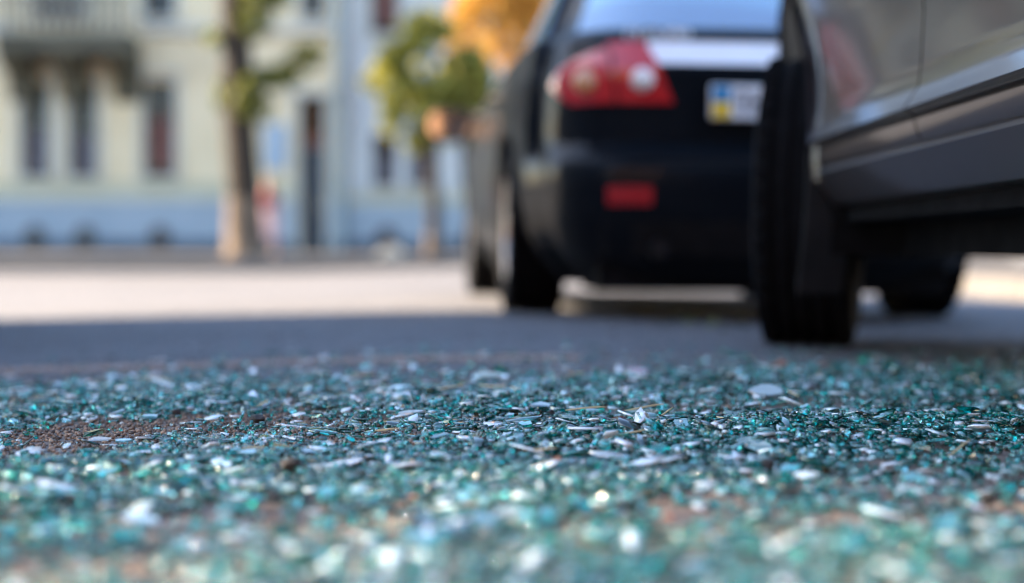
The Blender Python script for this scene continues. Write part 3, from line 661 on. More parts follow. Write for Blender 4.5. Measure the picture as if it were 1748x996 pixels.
def sedan():
    x0, y0, th = 0.905, 5.56, R(4.3)
    t = empty('parked_sedan', (x0, y0, float(gz(0.9))+0.0), th, R(0.7)); tag(t, 'black sedan with red tail lights and a bright trim strip above its number plate', 'car')
    Z  = [.125,.21, .32, .42, .50, .535, .565, .60, .68, .80, .835, .845, .90, .935, .965, .985, 1.00, 1.03, 1.40, 1.44, 1.465, 1.475]
    YR = [.20, .10, .04, .01, .00, .01,  .06, .10, .085,.055,.045, .05, .085,.10,  .12,  .16,  .24, .62, 1.30,1.55, 1.80, 2.1]
    YF = [4.40,4.52,4.58,4.62,4.62,4.62,4.61,4.60,4.56,4.34,4.20,4.16,3.85,3.62, 3.45, 3.36, 3.30,3.20,2.52,2.36, 2.25, 2.15]
    W  = [.72, .80, .86, .88, .885,.887,.888,.888,.887,.878,.874,.872,.860,.850, .838, .825,.800,.765,.585,.53,  .45,  .30]
    RA = 0.316
    c = Car(Z, YR, YF, W, 0.36, 0.42, [(1.04, .31, .372), (3.74, .31, .372)], taper=0.12)
    zs = seq((.125,.32,4),(.32,.50,4),(.50,.60,7),(.60,.835,7),(.835,.985,11),(.985,1.03,4),(1.03,1.40,9),(1.40,1.475,5))
    c.body(zs).build('body', 'sedanpaint', t, smooth=28)
    # dark floor and wheel wells
    fl = MB().box(-.70, .70, 0.7, 4.2, .125, .30).build('underbody', 'liner', t)
    MB().box(-.60, .60, .22, .7, .105, .40).build('rear_undertray', 'liner', t)
    MB().lathe([(0.05,-.25),(.11,-.22),(.115,.22),(.05,.25)], (0.25, .55, .25), 'x', 16).build('silencer', 'liner', fl, smooth=50)
    MB().tube([(-.42, .02, .245), (-.42, .35, .25), (-.2, .55, .25)], [.03, .03, .03], 12).build('exhaust_pipe', 'plastic', fl, smooth=60)
    for ya in (1.04, 3.74):
        for s in (-1, 1):
            b = MB(); P = [(ya+.38*math.cos(math.pi*k/16), .31+.38*math.sin(math.pi*k/16)) for k in range(17)]
            b.grid([[(s*xx, p[0], p[1]) for p in P] for xx in (.865, .60)]); b.add([(s*.60, p[0], p[1]) for p in P], [tuple(range(17))]); b.build('arch_liner', 'liner', t)
            wheel(t, s*.758, ya, RA, RA, .215, s)
        MB().tube([(-.7, ya, .3), (.7, ya, .3)], [.04, .04], 10).build('axle', 'liner', t)
    for s in (False, True):
        # tail light: body half, lid half, lamps
        z0, z1 = .728, .925
        L1 = c.patch(lin(.565, .60, z0, z1), lambda z: .86 - 9*max(0, z-.80)**1.6 - 2.0*max(0, .79-z), seq((z0, z1, 10)), .012, 'redlens', 'tail_light', t, s, thick=.03)
        L2 = c.patch(lin(.375, .47, z0, z1), lin(.555, .59, z0, z1), seq((z0, z1, 8)), .014, 'redlens', 'tail_light', t, s, thick=.03)
        L1['label'] = 'outer half of the red tail light'; L2['label'] = 'inner half of the red tail light'
        for L, a, z, r, m in ((L1, .685, .80, .042, 'amberlens'), (L2, .485, .80, .038, 'clearlens')):
            p = c.at(z, a); sg = 1 if s else -1
            MB().lathe([(0.001, -.05), (r*.6, -.046), (r, -.03), (r, .0)], (abs(p.x)*sg, p.y, z), 'y', 20).build('lamp', m, L, smooth=50)
        c.patch(lambda z: .45, lambda z: .60, seq((.39,.45,3)), .006, 'reflector', 'rear_reflector', t, s, thick=.012)
        # side glass and mirrors
        def wa(z): return 1.02 + (z-1.05)*1.55
        def wb(z): return 3.10 - (z-1.05)*1.8
        c.patch(wa, lambda z: 1.98, seq((1.05,1.36,5)), .004, 'autoglass', 'side_window', t, s, flank=True, thick=.008)
        c.patch(lambda z: 2.03, wb, seq((1.05,1.36,5)), .004, 'autoglass', 'side_window', t, s, flank=True, thick=.008)
        c.patch(lambda z: .95, lambda z: 3.15, [1.022, 1.038], .008, 'alloy', 'window_trim', t, s, flank=True, thick=.01)
        d1 = c.patch(lambda z: 1.18 if z > .75 else 1.18+(.75-z)*.7, lambda z: 2.02, seq((.30,.95,9)), .004, 'sedanpaint', 'door', t, s, flank=True, thick=.01)
        d2 = c.patch(lambda z: 2.03, lambda z: 3.10, seq((.30,.95,9)), .004, 'sedanpaint', 'door', t, s, flank=True, thick=.01)
        sg = 1 if s else -1
        for d, y in ((d1, 1.25), (d2, 2.15)):
            MB().tube([(sg*(c.sidex(y,.84)-.0), y, .84), (sg*(c.sidex(y,.84)+.035), y+.03, .84), (sg*(c.sidex(y,.84)+.035), y+.17, .84), (sg*c.sidex(y,.84), y+.2, .84)], [.012]*4, 8).build('handle', 'plastic', d, smooth=60)
        # mirror: rounded housing with the glass facing back
        mz, my = .865, 3.02
        mb = MB(); cx = sg*(.86+.135)
        prof = [(.35,.0),(.8,.01),(1,.05),(.95,.10),(.6,.15),(.05,.17)]
        rows = []
        for q, d in prof: rows.append([(cx + .125*q*math.copysign(abs(math.cos(a))**.6, math.cos(a)), my+d, mz + .082*q*math.copysign(abs(math.sin(a))**.6, math.sin(a))) for a in np.linspace(0, 2*math.pi, 25)])
        rows[0] = [(cx + .118*math.copysign(abs(math.cos(a))**.6, math.cos(a)), my+.0, mz + .076*math.copysign(abs(math.sin(a))**.6, math.sin(a))) for a in np.linspace(0, 2*math.pi, 25)]
        mb.grid(rows); mo = mb.build('side_mirror', 'sedanpaint', t, smooth=40)
        MB().tube([(sg*.83, my+.06, .92), (sg*.95, my+.07, .88)], [.03, .025], 10).build('mirror_arm', 'plastic', mo, smooth=60)
        gm = MB().add([(cx + .112*math.copysign(abs(math.cos(a))**.6, math.cos(a)), my+.004, mz + .07*math.copysign(abs(math.sin(a))**.6, math.sin(a))) for a in np.linspace(0, 2*math.pi, 24, endpoint=False)], [tuple(range(24))]); 
        gm.v = [(p[0], p[1] - .006 + .010*(p[0]-cx)*0, p[2]) for p in gm.v]
        gm.build('mirror_glass', 'mirrorglass', mo)
        # headlight
    # rear window, boot lid, trim strip, plate, badge
    def rearpanel(name, m, xa, xb, z0, z1, off, n=10, par=None, nz=5):
        F = []
        for z in np.linspace(z0, z1, nz):
            xx0, xx1 = (xa(z), xb(z)) if callable(xa) else (xa, xb)
            F.append([c.at(z, abs(x)) * 1 if x < 0 else Vector((abs(x), c.at(z, abs(x)).y, z)) for x in np.linspace(xx0, xx1, n)])
        F = [[p + Vector((0, -off, off*0.4)) for p in r] for r in F]; B = [[p + Vector((0, .02, 0)) for p in r] for r in F]
        b = MB().grid(F).grid(B).grid([F[0], B[0]]).grid([F[-1], B[-1]]).grid([[r[0] for r in F], [r[0] for r in B]]).grid([[r[-1] for r in F], [r[-1] for r in B]])
        return b.build(name, m, par or t, smooth=35)
    rearpanel('rear_window', 'autoglass', lambda z: -(.69-(z-1.03)*.50), lambda z: .69-(z-1.03)*.50, 1.045, 1.385, .006)
    lid = rearpanel('boot_lid', 'sedanpaint', -.545, .545, .62, .835, .004, nz=8)
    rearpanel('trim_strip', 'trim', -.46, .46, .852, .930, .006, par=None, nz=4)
    rearpanel('boot_lip', 'sedanpaint', -.60, .60, .938, .978, .004, par=None, nz=4)
    # plate
    py_ = c.at(.73, 0).y
    pl = box('number_plate', 'platewhite', t, -.26, .26, py_-.035, py_-.012, .674, .786, bevel=.004)
    box('plate_band', 'plateblue', pl, -.254, -.195, py_-.0375, py_-.0345, .731, .781); box('plate_band', 'plateyellow', pl, -.254, -.195, py_-.0375, py_-.0345, .679, .730)
    x = -.178
    for wd, shp in ((.05, 0), (.05, 1), (.012, 9), (.04, 2), (.04, 0), (.04, 1), (.04, 2), (.012, 9), (.05, 1), (.05, 0)):
        if shp != 9:   # indistinct dark characters
            b = MB(); za, zb = .694, .766; q = .008
            b.box(x, x+q, py_-.038, py_-.0345, za, zb)
            if shp in (0, 1): b.box(x+wd-.012-q, x+wd-.012, py_-.038, py_-.0345, za, zb)
            if shp in (0, 2): b.box(x+q, x+wd-.012-(q if shp == 0 else 0), py_-.038, py_-.0345, zb-q, zb)
            if shp in (1, 2): b.box(x+q, x+wd-.012-(q if shp == 1 else 0), py_-.038, py_-.0345, .725, .735)
            b.build('plate_character', 'ink', pl)
        x += wd
    # chrome badge lettering on the left of the lid: small rounded characters too soft to read
    bz = .957; by = c.at(bz, .4).y
    for k in range(6):
        xx = -.515 + k*.036
        b = MB(); pts = [(xx + .013*math.cos(a), c.at(bz, abs(xx)).y - .012, bz + .017*math.sin(a)) for a in np.linspace(.4 + k, 5.6 + k, 12)]
        b.tube(pts, [.0045]*12, 6).build('badge_letter', 'chrome', t, smooth=60)
    MB().tube([(-.62, .02, .535), (0, -.012, .535), (.62, .02, .535)], [.006]*3, 6).build('bumper_seam', 'plastic', t)
    c2 = rearpanel('bumper_insert', 'plastic', -.62, .62, .22, .335, .006, nz=4)
    # front: lights, windscreen
    b = MB(); Z1 = np.linspace(1.04, 1.385, 5)
    F = [[(x*(c.par(z)[2]-.09), c.par(z)[1] - c.fb*(x*.8)**2 + .006, z) for x in np.linspace(-.95, .95, 9)] for z in Z1]
    b.grid(F).build('windscreen', 'autoglass', t, smooth=40)
    for s in (-1, 1): MB().lathe([(0.001,.05),(.05,.045),(.075,.02),(.08,-.06)], (s*.62, 4.46, .64), 'y', 20).build('headlight', 'clearlens', t, smooth=50)
    return t
sedan()

def suv():
    # the flank nearest the viewer lies at about x = 0.70
    Z  = [.343,.347,.355,.415,.422,.432,.436,.462,.468,.476,.482,.525,.57, .66, .90, 1.00, 1.06, 1.12, 1.55, 1.62, 1.66, 1.68]
    W  = [.80, .838,.845,.885,.878,.864,.866,.881,.872,.874,.898,.872,.868,.866,.892,.905, .890, .850, .660, .60, .48, .35]
    YR = [.25, .12, .12, .06, .05, .05, .05, .03, .02, .02, .02, .02, .01, .0,  .04, .06, .08, .12, .45, .60, .85, 1.0]
    YF = [4.12,4.24,4.25,4.30,4.31,4.31,4.31,4.32,4.32,4.32,4.32,4.32,4.32,4.32,4.25, 4.02,3.70, 3.35,2.60, 2.4, 2.2, 2.0]
    RA, WB = .37, 2.86
    ra, fa = .78, .78 + WB
    Xc = 0.905 + .70
    t = empty('parked_suv', (0, 0, 0), R(0.8), R(1.0)); tag(t, 'dark grey sport utility car parked with its front wheel beside the broken glass', 'car')
    c = Car(Z, YR, YF, W, 0.34, 0.40, [(ra, .40, .53), (fa, .40, .53)], ftaper=0.14)
    # front axle of the near flank at world y 4.43
    th = R(-0.9); off = Vector((0.715 + .885, 4.43 - fa, 0)); t.location = (off.x - 0.0, off.y, float(gz(1.6)) + 0.0)
    zs = sorted(set([round(q, 4) for q in Z[:-1] + seq((.355,.415,2),(.482,.525,4),(.525,.66,4),(.66,1.0,8),(1.0,1.12,5),(1.12,1.62,8),(1.62,1.68,3))]))
    bo = c.body(zs).build('body', 'suvpaint', t, smooth=24); bo.data.materials.append(M['plastic'])
    for p in bo.data.polygons:      # black put on front bumper and wing edge to subdue their pale reflection
        if p.center.y > fa + .02 and p.center.z < 1.0: p.material_index = 1
    MB().box(-.66, .66, .3, 4.0, .235, .42).build('underbody', 'liner', t)
    MB().box(-.80, .80, ra+.52, fa-.52, .31, .3425).build('sill_underside', 'liner', t)
    for ya in (ra, fa):
        for s in (-1, 1):
            b = MB(); P = [(ya+.54*math.cos(math.pi*(k-2)/20), .40+.54*math.sin(math.pi*(k-2)/20)) for k in range(25)]
            b.grid([[(s*(c.sidex(p[0], max(p[1], .36))-.008), p[0], p[1]) for p in P], [(s*.58, p[0], p[1]) for p in P]]); b.add([(s*.58, p[0], p[1]) for p in P], [tuple(range(25))]); b.build('arch_liner', 'liner', t)
            # lip following the opening
            b = MB(); Q = []
            for k in range(29):
                a = math.pi*k/28; y, z = ya+.535*math.cos(a), .40+.535*math.sin(a); xo = c.sidex(y, z)
                Q.append([(s*(xo-.03), ya+.522*math.cos(a), .40+.522*math.sin(a)), (s*(xo+.006), ya+.524*math.cos(a), .40+.524*math.sin(a)), (s*(xo+.012), ya+.538*math.cos(a), .40+.538*math.sin(a)), (s*(xo+.003), ya+.562*math.cos(a), .40+.562*math.sin(a))])
            b.grid(Q[11:]).build('arch_lip', 'suvpaint', t, smooth=50); MB().grid(Q[:12]).build('arch_lip', 'plastic', t, smooth=50)
            if s < 0 or True:
                # flap hanging behind the wheel
                yb = ya - .53
                F = [[(s*xx, yb + .02 + .10*q*q, .47 - .33*q) for q in np.linspace(0, 1, 7)] for xx in np.linspace(.78, .885, 4)]
                B = [[(p[0], p[1]+.012, p[2]) for p in r] for r in F]
                MB().grid(F).grid(B).grid([F[0],B[0]]).grid([F[-1],B[-1]]).grid([[r[-1] for r in F],[r[-1] for r in B]]).grid([[r[0] for r in F],[r[0] for r in B]]).build('mud_flap', 'flap', t, smooth=50)
            wheel(t, s*.775, ya, RA, RA, .235, s, steer=R(-15) if ya == fa else 0)
        MB().tube([(-.7, ya, .33), (.7, ya, .33)], [.045, .045], 10).build('axle', 'liner', t)
    for s in (False, True):
        sg = 1 if s else -1
        zz = [.436,.449,.462,.468,.476,.482,.496,.51,.525,.57,.61,.66,.72,.78,.84,.90,.95,1.0,1.05]
        yj = 2.16
        d1 = c.patch(lambda z: max(1.06, ra + (.62 if z < .8 else .60-(z-.8)*.9)), lambda z: yj-.005, zz, .006, 'suvpaint', 'door', t, s, flank=True, thick=.016, na=10)
        d2 = c.patch(lambda z: yj+.005, lambda z: fa - .55 - (0.02 if z < .5 else 0), zz, .006, 'suvpaint', 'door', t, s, flank=True, thick=.016, na=10)
        for d, y in ((d1, 1.25), (d2, 2.26)):
            q = c.sidex(y, .93)
            MB().tube([(sg*q, y, .93), (sg*(q+.04), y+.03, .935), (sg*(q+.04), y+.18, .935), (sg*q, y+.21, .93)], [.014]*4, 8).build('handle', 'chrome', d, smooth=60)
        c.patch(lambda z: .62+(z-1.14)*.9, lambda z: yj-.06, seq((1.14,1.52,5)), .004, 'autoglass', 'side_window', t, s, flank=True, thick=.008)
        c.patch(lambda z: yj+.05, lambda z: 3.2-(z-1.14)*1.55, seq((1.14,1.52,5)), .004, 'autoglass', 'side_window', t, s, flank=True, thick=.008)
        c.patch(lambda z: .86, lambda z: 1.06, seq((.85,1.05,4)), .012, 'redlens', 'tail_light', t, s, thick=.03)
        mo = MB().lathe([(.05,-.11),(.085,-.09),(.10,0),(.085,.09),(.05,.11)], (sg*1.03, 2.98, 1.13), 'x', 20).build('side_mirror', 'suvpaint', t, smooth=50)
        MB().lathe([(0.001,-.001),(.08,-.001)], (sg*1.03, 2.874, 1.13), 'y', 20).build('mirror_glass', 'mirrorglass', mo)
    F = [[(x*(c.par(z)[2]-.09), c.par(z)[0] + .06*(x*.8)**2 - .008, z) for x in np.linspace(-.95, .95, 9)] for z in np.linspace(1.14, 1.52, 5)]
    MB().grid(F).build('rear_window', 'autoglass', t, smooth=40)
    F = [[(x*(c.par(z)[2]-.09), c.par(z)[1] - c.fb*(x*.8)**2 + .006, z) for x in np.linspace(-.95, .95, 9)] for z in np.linspace(1.14, 1.53, 5)]
    MB().grid(F).build('windscreen', 'autoglass', t, smooth=40)
    return t
suv()

# ------------------------------------------------------------------ broken glass
def fragverts(n, r, rad, thick, k=5, aspect=0.35, plane=0.0):
    """n irregular k-sided prisms with a slightly domed, broken top: (n, 2k+1, 3)"""
    th = (np.arange(k)[None, :] + r.uniform(-0.32, 0.32, (n, k)))*2*np.pi/k + r.uniform(0, 6.28, (n, 1))
    rr = rad[:, None]*r.uniform(0.65, 1.25, (n, k)); st = r.uniform(1-aspect, 1+aspect, (n, 1))
    x, y = rr*np.cos(th)*st, rr*np.sin(th)/st
    h = thick[:, None]/2
    bot = np.stack([x*r.uniform(.8, 1.1, (n, k)), y*r.uniform(.8, 1.1, (n, k)), -h*r.uniform(.8, 1.1, (n, k))], 2)
    top = np.stack([x*r.uniform(.75, 1.0, (n, k)), y*r.uniform(.75, 1.0, (n, k)), h*(1 + (r.uniform(.7, 1.1, (n, k)) - 1)*(1-plane))], 2)
    cen = np.stack([r.uniform(-.2, .2, n)*rad, r.uniform(-.2, .2, n)*rad, thick/2*(1 + r.uniform(-.05, .3, n)*(1-plane))], 1)[:, None, :]
    return np.concatenate([bot, top, cen], 1)
def fragfaces(k=5):
    f = [tuple(range(k))[::-1]] + [(i, (i+1) % k, k+(i+1) % k, k+i) for i in range(k)] + [(k+i, k+(i+1) % k, 2*k) for i in range(k)]
    return f
def rots(n, r, tilt):
    ax = r.normal(size=(n, 3)); ax[:, 2] *= 0.15; ax /= np.linalg.norm(ax, axis=1)[:, None]
    a = tilt; c, s = np.cos(a), np.sin(a); C = 1-c; x, y, z = ax.T
    Rm = np.empty((n, 3, 3))
    Rm[:,0,0]=c+x*x*C; Rm[:,0,1]=x*y*C-z*s; Rm[:,0,2]=x*z*C+y*s; Rm[:,1,0]=y*x*C+z*s; Rm[:,1,1]=c+y*y*C; Rm[:,1,2]=y*z*C-x*s; Rm[:,2,0]=z*x*C-y*s; Rm[:,2,1]=z*y*C+x*s; Rm[:,2,2]=c+z*z*C
    return Rm
def bulk(name, V, faces, m, label, cat):
    n, kv, _ = V.shape
    lens = np.array([len(f) for f in faces]); flat = np.array([i for f in faces for i in f]); nl = len(flat)
    me = bpy.data.meshes.new(name); me.vertices.add(n*kv); me.vertices.foreach_set('co', V.reshape(-1).astype(np.float32))
    li = (flat[None, :] + (np.arange(n)*kv)[:, None]).reshape(-1); me.loops.add(n*nl); me.loops.foreach_set('vertex_index', li.astype(np.int32))
    st = np.concatenate([[0], np.cumsum(lens)[:-1]]); ls = (st[None, :] + (np.arange(n)*nl)[:, None]).reshape(-1)
    me.polygons.add(n*len(faces)); me.polygons.foreach_set('loop_start', ls.astype(np.int32)); me.update()
    me.materials.append(M[m]); o = link(bpy.data.objects.new(name, me)); tag(o, label, cat, kind='stuff'); return o

def vnoise(x, y, f, seed):
    r = np.random.default_rng(seed); s = 0
    for k in range(6):
        a = r.uniform(0, 6.28); q = f*r.uniform(.6, 1.6); s = s + np.sin((x*np.cos(a)+y*np.sin(a))*q + r.uniform(0, 6.28))
    return s/3.2
def cover(x, y):
    """how thickly the crumbs lie: dense heap, thinner brown patch on the left, ragged far edge"""
    edge = 3.0 + 0.16*np.clip(x, -1, 1.2) + 0.14*vnoise(x, y*0, 5, 3)
    d = 1/(1+np.exp((y-edge)/0.11))
    thin = np.exp(-((((x+0.60)/0.62)**2 + ((y-2.16)/0.30)**2)**1.5)*0.9)
    d = d*(1 - 0.92*thin*np.clip(.75+.5*vnoise(x, y, 14, 15), .3, 1.1))*(0.22 + 0.78*np.clip(0.72+0.9*vnoise(x, y*1.3, 7, 5), 0, 1))
    side = 1/(1+np.exp((np.abs(x)-(0.62+0.36*y))/0.05))
    far = 0.10*np.exp(-np.clip(y-edge, 0, 9)/0.45)*np.where(x < -0.45, 0.45, 1.0)
    return np.clip(d*side + far*side, 0, 1)
def scatter(n, r, y0=0.85, y1=4.3):
    X, Y = [], []; c = 0
    while c < n:
        y = r.uniform(y0, y1, n); x = r.uniform(-2.0, 2.0, n); keep = (r.random(n) < cover(x, y))
        X.append(x[keep]); Y.append(y[keep]); c += keep.sum()
    return np.concatenate(X)[:n], np.concatenate(Y)[:n]
r = np.random.default_rng(5)
def thinness(x, y): return np.exp(-((((x+0.60)/0.62)**2 + ((y-2.16)/0.30)**2)**1.5)*0.9)
def heap(N, name, mean, sd, lo, hi, tlo, thi, tsd, wild, k, asp, plane, m, label):
    x, y = scatter(N, r)
    rad = np.clip(np.exp(r.normal(math.log(mean), sd, N)), lo, hi)*(1 - 0.35*thinness(x, y))*(0.62 + 0.38*np.clip((y-1.1)/0.8, 0, 1))
    thk = r.uniform(tlo, thi, N)
    tilt = np.abs(r.normal(0, tsd, N)) + ((r.random(N) < wild) & (rad < .0065))*r.uniform(0, 1.4, N)
    V = np.einsum('nij,nkj->nki', rots(N, r, tilt), fragverts(N, r, rad, thk, k, asp, plane))
    pile = np.clip(cover(x, y), 0, 1)*(0.004 + 0.016*np.clip(vnoise(x, y, 9, 8)+.35, 0, 1.4))
    z = gz(x) - V[:, :, 2].min(1)*0.98 + r.random(N)**1.3*pile
    V += np.stack([x, y, z], 1)[:, None, :]
    bulk(name, V, fragfaces(k), m, label, 'glass')
heap(21000, 'glass_crumbs', .0052, .38, .002, .010, .0028, .005, .40, .2, 5, .3, .6, 'glass', 'heap of crumbled teal safety glass spread over the asphalt')
heap(17500, 'glass_flakes', .0092, .45, .003, .024, .0018, .0034, .20, .04, 6, .45, 1.0, 'glass_flakes', 'thin flat teal glass flakes strewn through the heap of crumbs')
# fine splinters and grit between the crumbs
N2 = 9000
x, y = scatter(N2, r); rad = r.uniform(.0007, .0020, N2)
V = np.einsum('nij,nkj->nki', rots(N2, r, r.uniform(0, 1.5, N2)), fragverts(N2, r, rad, rad*1.2, 4)); V += np.stack([x, y, gz(x) + rad*.5 + r.random(N2)**3*.010], 1)[:, None, :]
bulk('glass_splinters', V, fragfaces(4), 'glass_dust', 'fine glittering glass splinters between the crumbs', 'glass')
def grains(name, x, y, lo, hi, m, label, cat):
    n = len(x); rad = r.uniform(lo, hi, n)
    V = np.einsum('nij,nkj->nki', rots(n, r, r.uniform(0, 1.5, n)), fragverts(n, r, rad, rad*1.3, 4)); V += np.stack([x, y, gz(x) + rad*.5], 1)[:, None, :]
    bulk(name, V, fragfaces(4), m, label, cat)
grains('grit', np.concatenate([r.normal(-0.6, 0.45, 17000), r.uniform(-1.5, 1.5, 7000)]), np.concatenate([r.normal(2.2, 0.38, 17000), r.uniform(.95, 3.9, 7000)]), .0008, .0034, 'grit', 'brown sandy grit lying on the asphalt among the glass', 'grit')
grains('loose_grit', r.uniform(-2.4, 2.4, 6000), r.uniform(3.2, 7.5, 6000), .0010, .0040, 'asphalt_chips', 'loose asphalt chips on the shaded road between the glass and the cars', 'grit')
xl = r.uniform(-1.5, 0.15, 5200); grains('pale_grain_line', xl, 3.66 + 0.05*np.sin(xl*2.1) + r.normal(0, .045, 5200), .001, .0036, 'pale_grains', 'thin pale line of small grains across the asphalt behind the heap', 'pale_grains')  # pale grains strewn along a thin line

# the largest pieces one by one
def frag_mesh(nm, rad, thick, k, aspect, seed, m):
    q = np.random.default_rng(seed); V = fragverts(1, q, np.array([rad]), np.array([thick]), k, aspect)[0]
    if nm == 'glass_shard': V[k:, 2] = thick/2
    me = bpy.data.meshes.new(nm); me.from_pydata([tuple(p) for p in V], [], fragfaces(k)); me.materials.append(M[m]); return me
big = [frag_mesh('glass_fragment', 1.0, .40, 5 + i % 3, .3, 40+i, 'glass_piece') for i in range(12)]
flat = [frag_mesh('glass_shard', 1.0, .22, 6 + i % 3, .35, 70+i, 'glass_flat') for i in range(10)]
P2 = lambda px, py: None
def ground_at(px, py):
    """where the view ray of a photo pixel meets the cambered road"""
    z = 0.0
    for _ in range(6):
        s = (py - HORIZON)/(CAMZ - z); X = (px - 874)/s; z = float(gz(X))
    return X, FPX/s, z
placed = []
def put(me, name, label, cat, group, X, Y, size, rz, tx, ty, lift=0.004):
    o = bpy.data.objects.new(name, me); o.scale = (size,)*3; o.rotation_euler = (tx, ty, rz)
    o.location = (X, Y, float(gz(X)) + lift + size*.12); link(o); tag(o, label, cat, group); return o
G = 'larger fragments in the glass heap'
kinds = [('chunky %s glass cube lying flat among the crumbs', 0.10, 0.008, 0.011), ('%s glass fragment tipped up on its edge in the heap', 0.7, 0.006, 0.009), ('large irregular %s glass fragment resting tilted on the heap', 0.35, 0.010, 0.015)]
q = random.Random(3); cnt = 0
while cnt < 230:
    py = 560 + 400*q.random()**1.0; 
    if py < 615: continue
    px = q.uniform(-40, 1790); X, Y, _ = ground_at(px, py)
    if q.random() > float(cover(X, Y))*1.3 + .03: continue
    lb, tl, s0, s1 = kinds[cnt % 3]
    tint = ('dark teal', 'bright teal', 'bright teal', 'pale aqua')[(cnt // 3) % 4]
    fo = put(big[q.randrange(12)], 'glass_fragment', lb % tint, 'glass', tint + ' ' + G + (' lying flat', ' on edge', ' tilted')[cnt % 3], X, Y, q.uniform(s0, s1), q.uniform(0, 6.28), q.gauss(0, .12) if tl < .2 else q.uniform(.3, 1)*tl*q.choice((-1, 1)), q.uniform(-.2, .2), .006 + q.random()*.006)
    fo.material_slots[0].link = 'OBJECT'; fo.material_slots[0].material = M['piece ' + tint]
    cnt += 1
# flat unbroken flakes that mirror the sky, where the photograph shows them
spots = [(1090, 652, 46), (830, 655, 34), (905, 660, 26), (850, 655, 22), (1310, 690, 24), (1290, 778, 44), (1030, 752, 36), (700, 720, 24), (1035, 793, 26), (810, 767, 18), (930, 757, 26), (640, 780, 34), (1244, 820, 18), (1090, 718, 22),
         (750, 795, 26), (1420, 715, 22), (1600, 715, 22), (870, 897, 40), (430, 790, 24), (170, 765, 22), (210, 768, 20), (1640, 745, 22), (560, 690, 16), (265, 695, 16), (1250, 720, 22), (980, 702, 20), (1120, 690, 20), (1500, 795, 24), (1700, 700, 18), (1215, 650, 14), (60, 820, 28), (380, 812, 26), (1380, 830, 26), (1560, 860, 30), (240, 910, 30), (1620, 930, 30), (640, 860, 26)]
special = {0: 'long flat pale glass sheet lying at the far side of the heap', 5: 'broad flat sky-white glass flake lying in front of the small dark pebble', 4: 'greenish-white upright glass flake standing out of the heap', 6: 'slanting flat glass flake beside the dry stalks'}
for i, (px, py, hw) in enumerate(spots):
    X, Y, _ = ground_at(px, py); s = FPX/Y
    tx = q.uniform(.05, .16) if i != 4 else .8
    put(flat[i % 10], 'glass_shard', special.get(i, 'flat glossy glass flake mirroring the sky on top of the crumbs'), 'glass', 'flat glass flakes on the heap', X, Y, hw/s*.82, q.uniform(0, 6.28), 0, 0, .008)
    o = col.objects[-1]; rz = o.rotation_euler.z
    o.rotation_euler = (Matrix.Rotation(tx, 3, 'X') @ Matrix.Rotation(q.uniform(-.08, .08), 3, 'Y') @ Matrix.Rotation(rz, 3, 'Z')).to_euler(); o.location.z += hw/s*math.sin(tx)*.7
    o.scale.z *= .8
# dry stalks, leaf scraps, dark pebbles
def stalk(px, py, L, ang, rise=.0, wd=.0012):
    X, Y, _ = ground_at(px, py); s = FPX/Y; l = L/s/2; z = float(gz(X)) + .016
    pts = [(X + l*t*math.cos(ang), Y + l*t*math.sin(ang)*2, z + rise*t*l + .0008*math.sin(2*t+px)) for t in np.linspace(-1, 1, 6)]
    b = MB().tube(pts, [wd*.6, wd, wd, wd, wd*.9, wd*.4], 6); c = Vector((X, Y, z)); b.v = [tuple(Vector(p)-c) for p in b.v]
    o = b.build('dry_stalk', 'straw', smooth=60); o.location = c
    tag(o, 'thin straw-coloured dry stalk lying across the broken glass', 'stalk', 'dry stalks in the glass heap')
for a in [(760, 680, 60, .2, .1), (840, 676, 46, -.1, 0), (880, 682, 22, -.9, -.3), (1000, 718, 70, .1, .05), (1115, 748, 40, .9, .4), (1065, 765, 80, .3, .15), (1240, 738, 70, -.3, -.15), (1640, 790, 70, .6, .25), (660, 757, 40, .1, 0), (930, 793, 40, .1, 0), (1100, 716, 70, .2, .1), (1355, 690, 20, -.7, -.3), (620, 655, 40, .1, 0), (1130, 730, 60, .7, .3), (985, 652, 30, .1, 0), (430, 790, 30, .4, .1)]: stalk(*a)
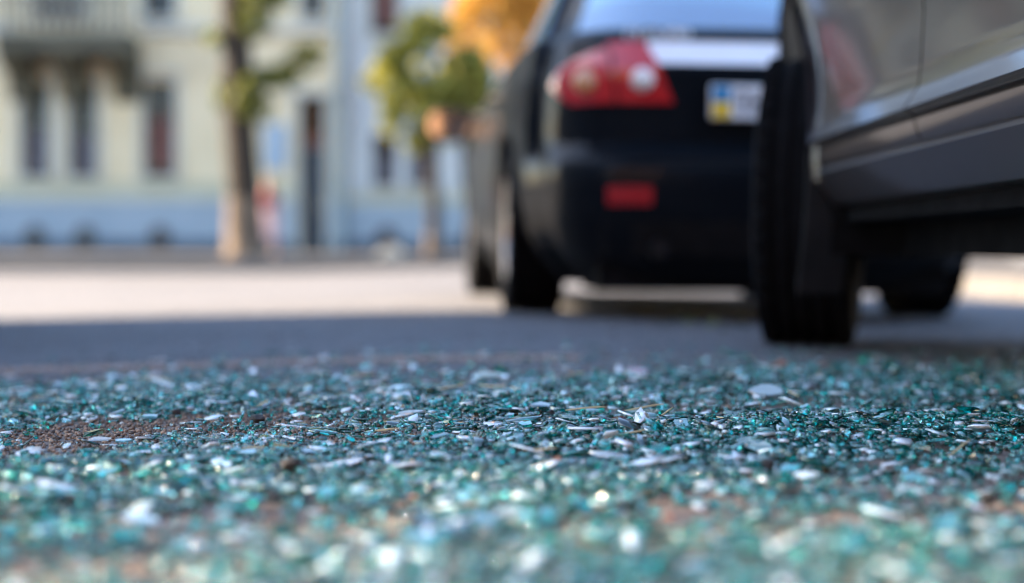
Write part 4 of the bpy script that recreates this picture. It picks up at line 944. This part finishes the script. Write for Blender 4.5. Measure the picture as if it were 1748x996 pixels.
def scrap(px, py, sz, m, name, label, cat, group, lift=.010):
    X, Y, _ = ground_at(px, py); s = FPX/Y; l = sz/s/2; k = 9; b = MB()
    rim = [(l*(.8+.3*q.random())*math.cos(2*math.pi*j/k), l*.55*(.8+.3*q.random())*math.sin(2*math.pi*j/k), l*.3*q.uniform(-.4, 1)) for j in range(k)]
    b.add([(0,0,0)] + rim + [(0,0,-.0008)] + [(p[0], p[1], p[2]-.0008) for p in rim], [(0, 1+j, 1+(j+1) % k) for j in range(k)] + [(k+1, k+2+(j+1) % k, k+2+j) for j in range(k)] + [(1+j, k+2+j, k+2+(j+1) % k, 1+(j+1) % k) for j in range(k)])
    o = b.build(name, m); o.location = (X, Y, float(gz(X)) + lift); o.rotation_euler = (q.uniform(-.3, .3), q.uniform(-.3, .3), q.uniform(0, 6)); tag(o, label, cat, group)
for px, py, sz in ((764, 740, 18), (1700, 680, 24), (1330, 632, 36), (1410, 632, 30), (1300, 770, 22), (950, 800, 26), (700, 870, 30), (330, 655, 30), (480, 910, 36), (1140, 905, 30)):
    scrap(px, py, sz, 'dryleaf', 'dry_leaf', 'small rust-brown dry leaf scrap among the glass', 'leaf', 'brown leaf scraps in the glass')
for px, py, sz in ((1110, 541, 36), (1150, 548, 34), (1175, 553, 40), (1215, 557, 36), (1235, 566, 34), (1262, 558, 40), (1275, 548, 34), (1130, 556, 30), (1090, 535, 40), (1195, 545, 36)):
    scrap(px, py, sz, 'greenleaf', 'fallen_leaf', 'faded green fallen leaf on the asphalt behind the sedan', 'leaf', 'fallen leaves behind the sedan', .008)
pm = []
for i in range(3):
    bm = bmesh.new(); bmesh.ops.create_icosphere(bm, subdivisions=2, radius=1); qq = random.Random(i)
    for v in bm.verts: v.co *= qq.uniform(.75, 1.1); v.co.z *= .6
    me = bpy.data.meshes.new('pebble'); bm.to_mesh(me); bm.free(); me.materials.append(M['pebble']); pm.append(me)
for i, (px, py, sz) in enumerate(((1390, 675, 24), (1322, 745, 26), (495, 812, 40), (440, 728, 26), (300, 715, 20), (1310, 808, 30), (1075, 910, 36), (465, 868, 36), (1690, 870, 36), (1270, 733, 16), (940, 716, 16), (1360, 858, 30))):
    X, Y, _ = ground_at(px, py); s = FPX/Y; l = sz/s/2
    o = link(bpy.data.objects.new('pebble', pm[i % 3])); o.scale = (l, l, l); o.rotation_euler.z = i; o.location = (X, Y, float(gz(X)) + l*.5 + .005)
    tag(o, 'small dark pebble lying in the broken glass', 'pebble', 'dark pebbles in the glass heap')
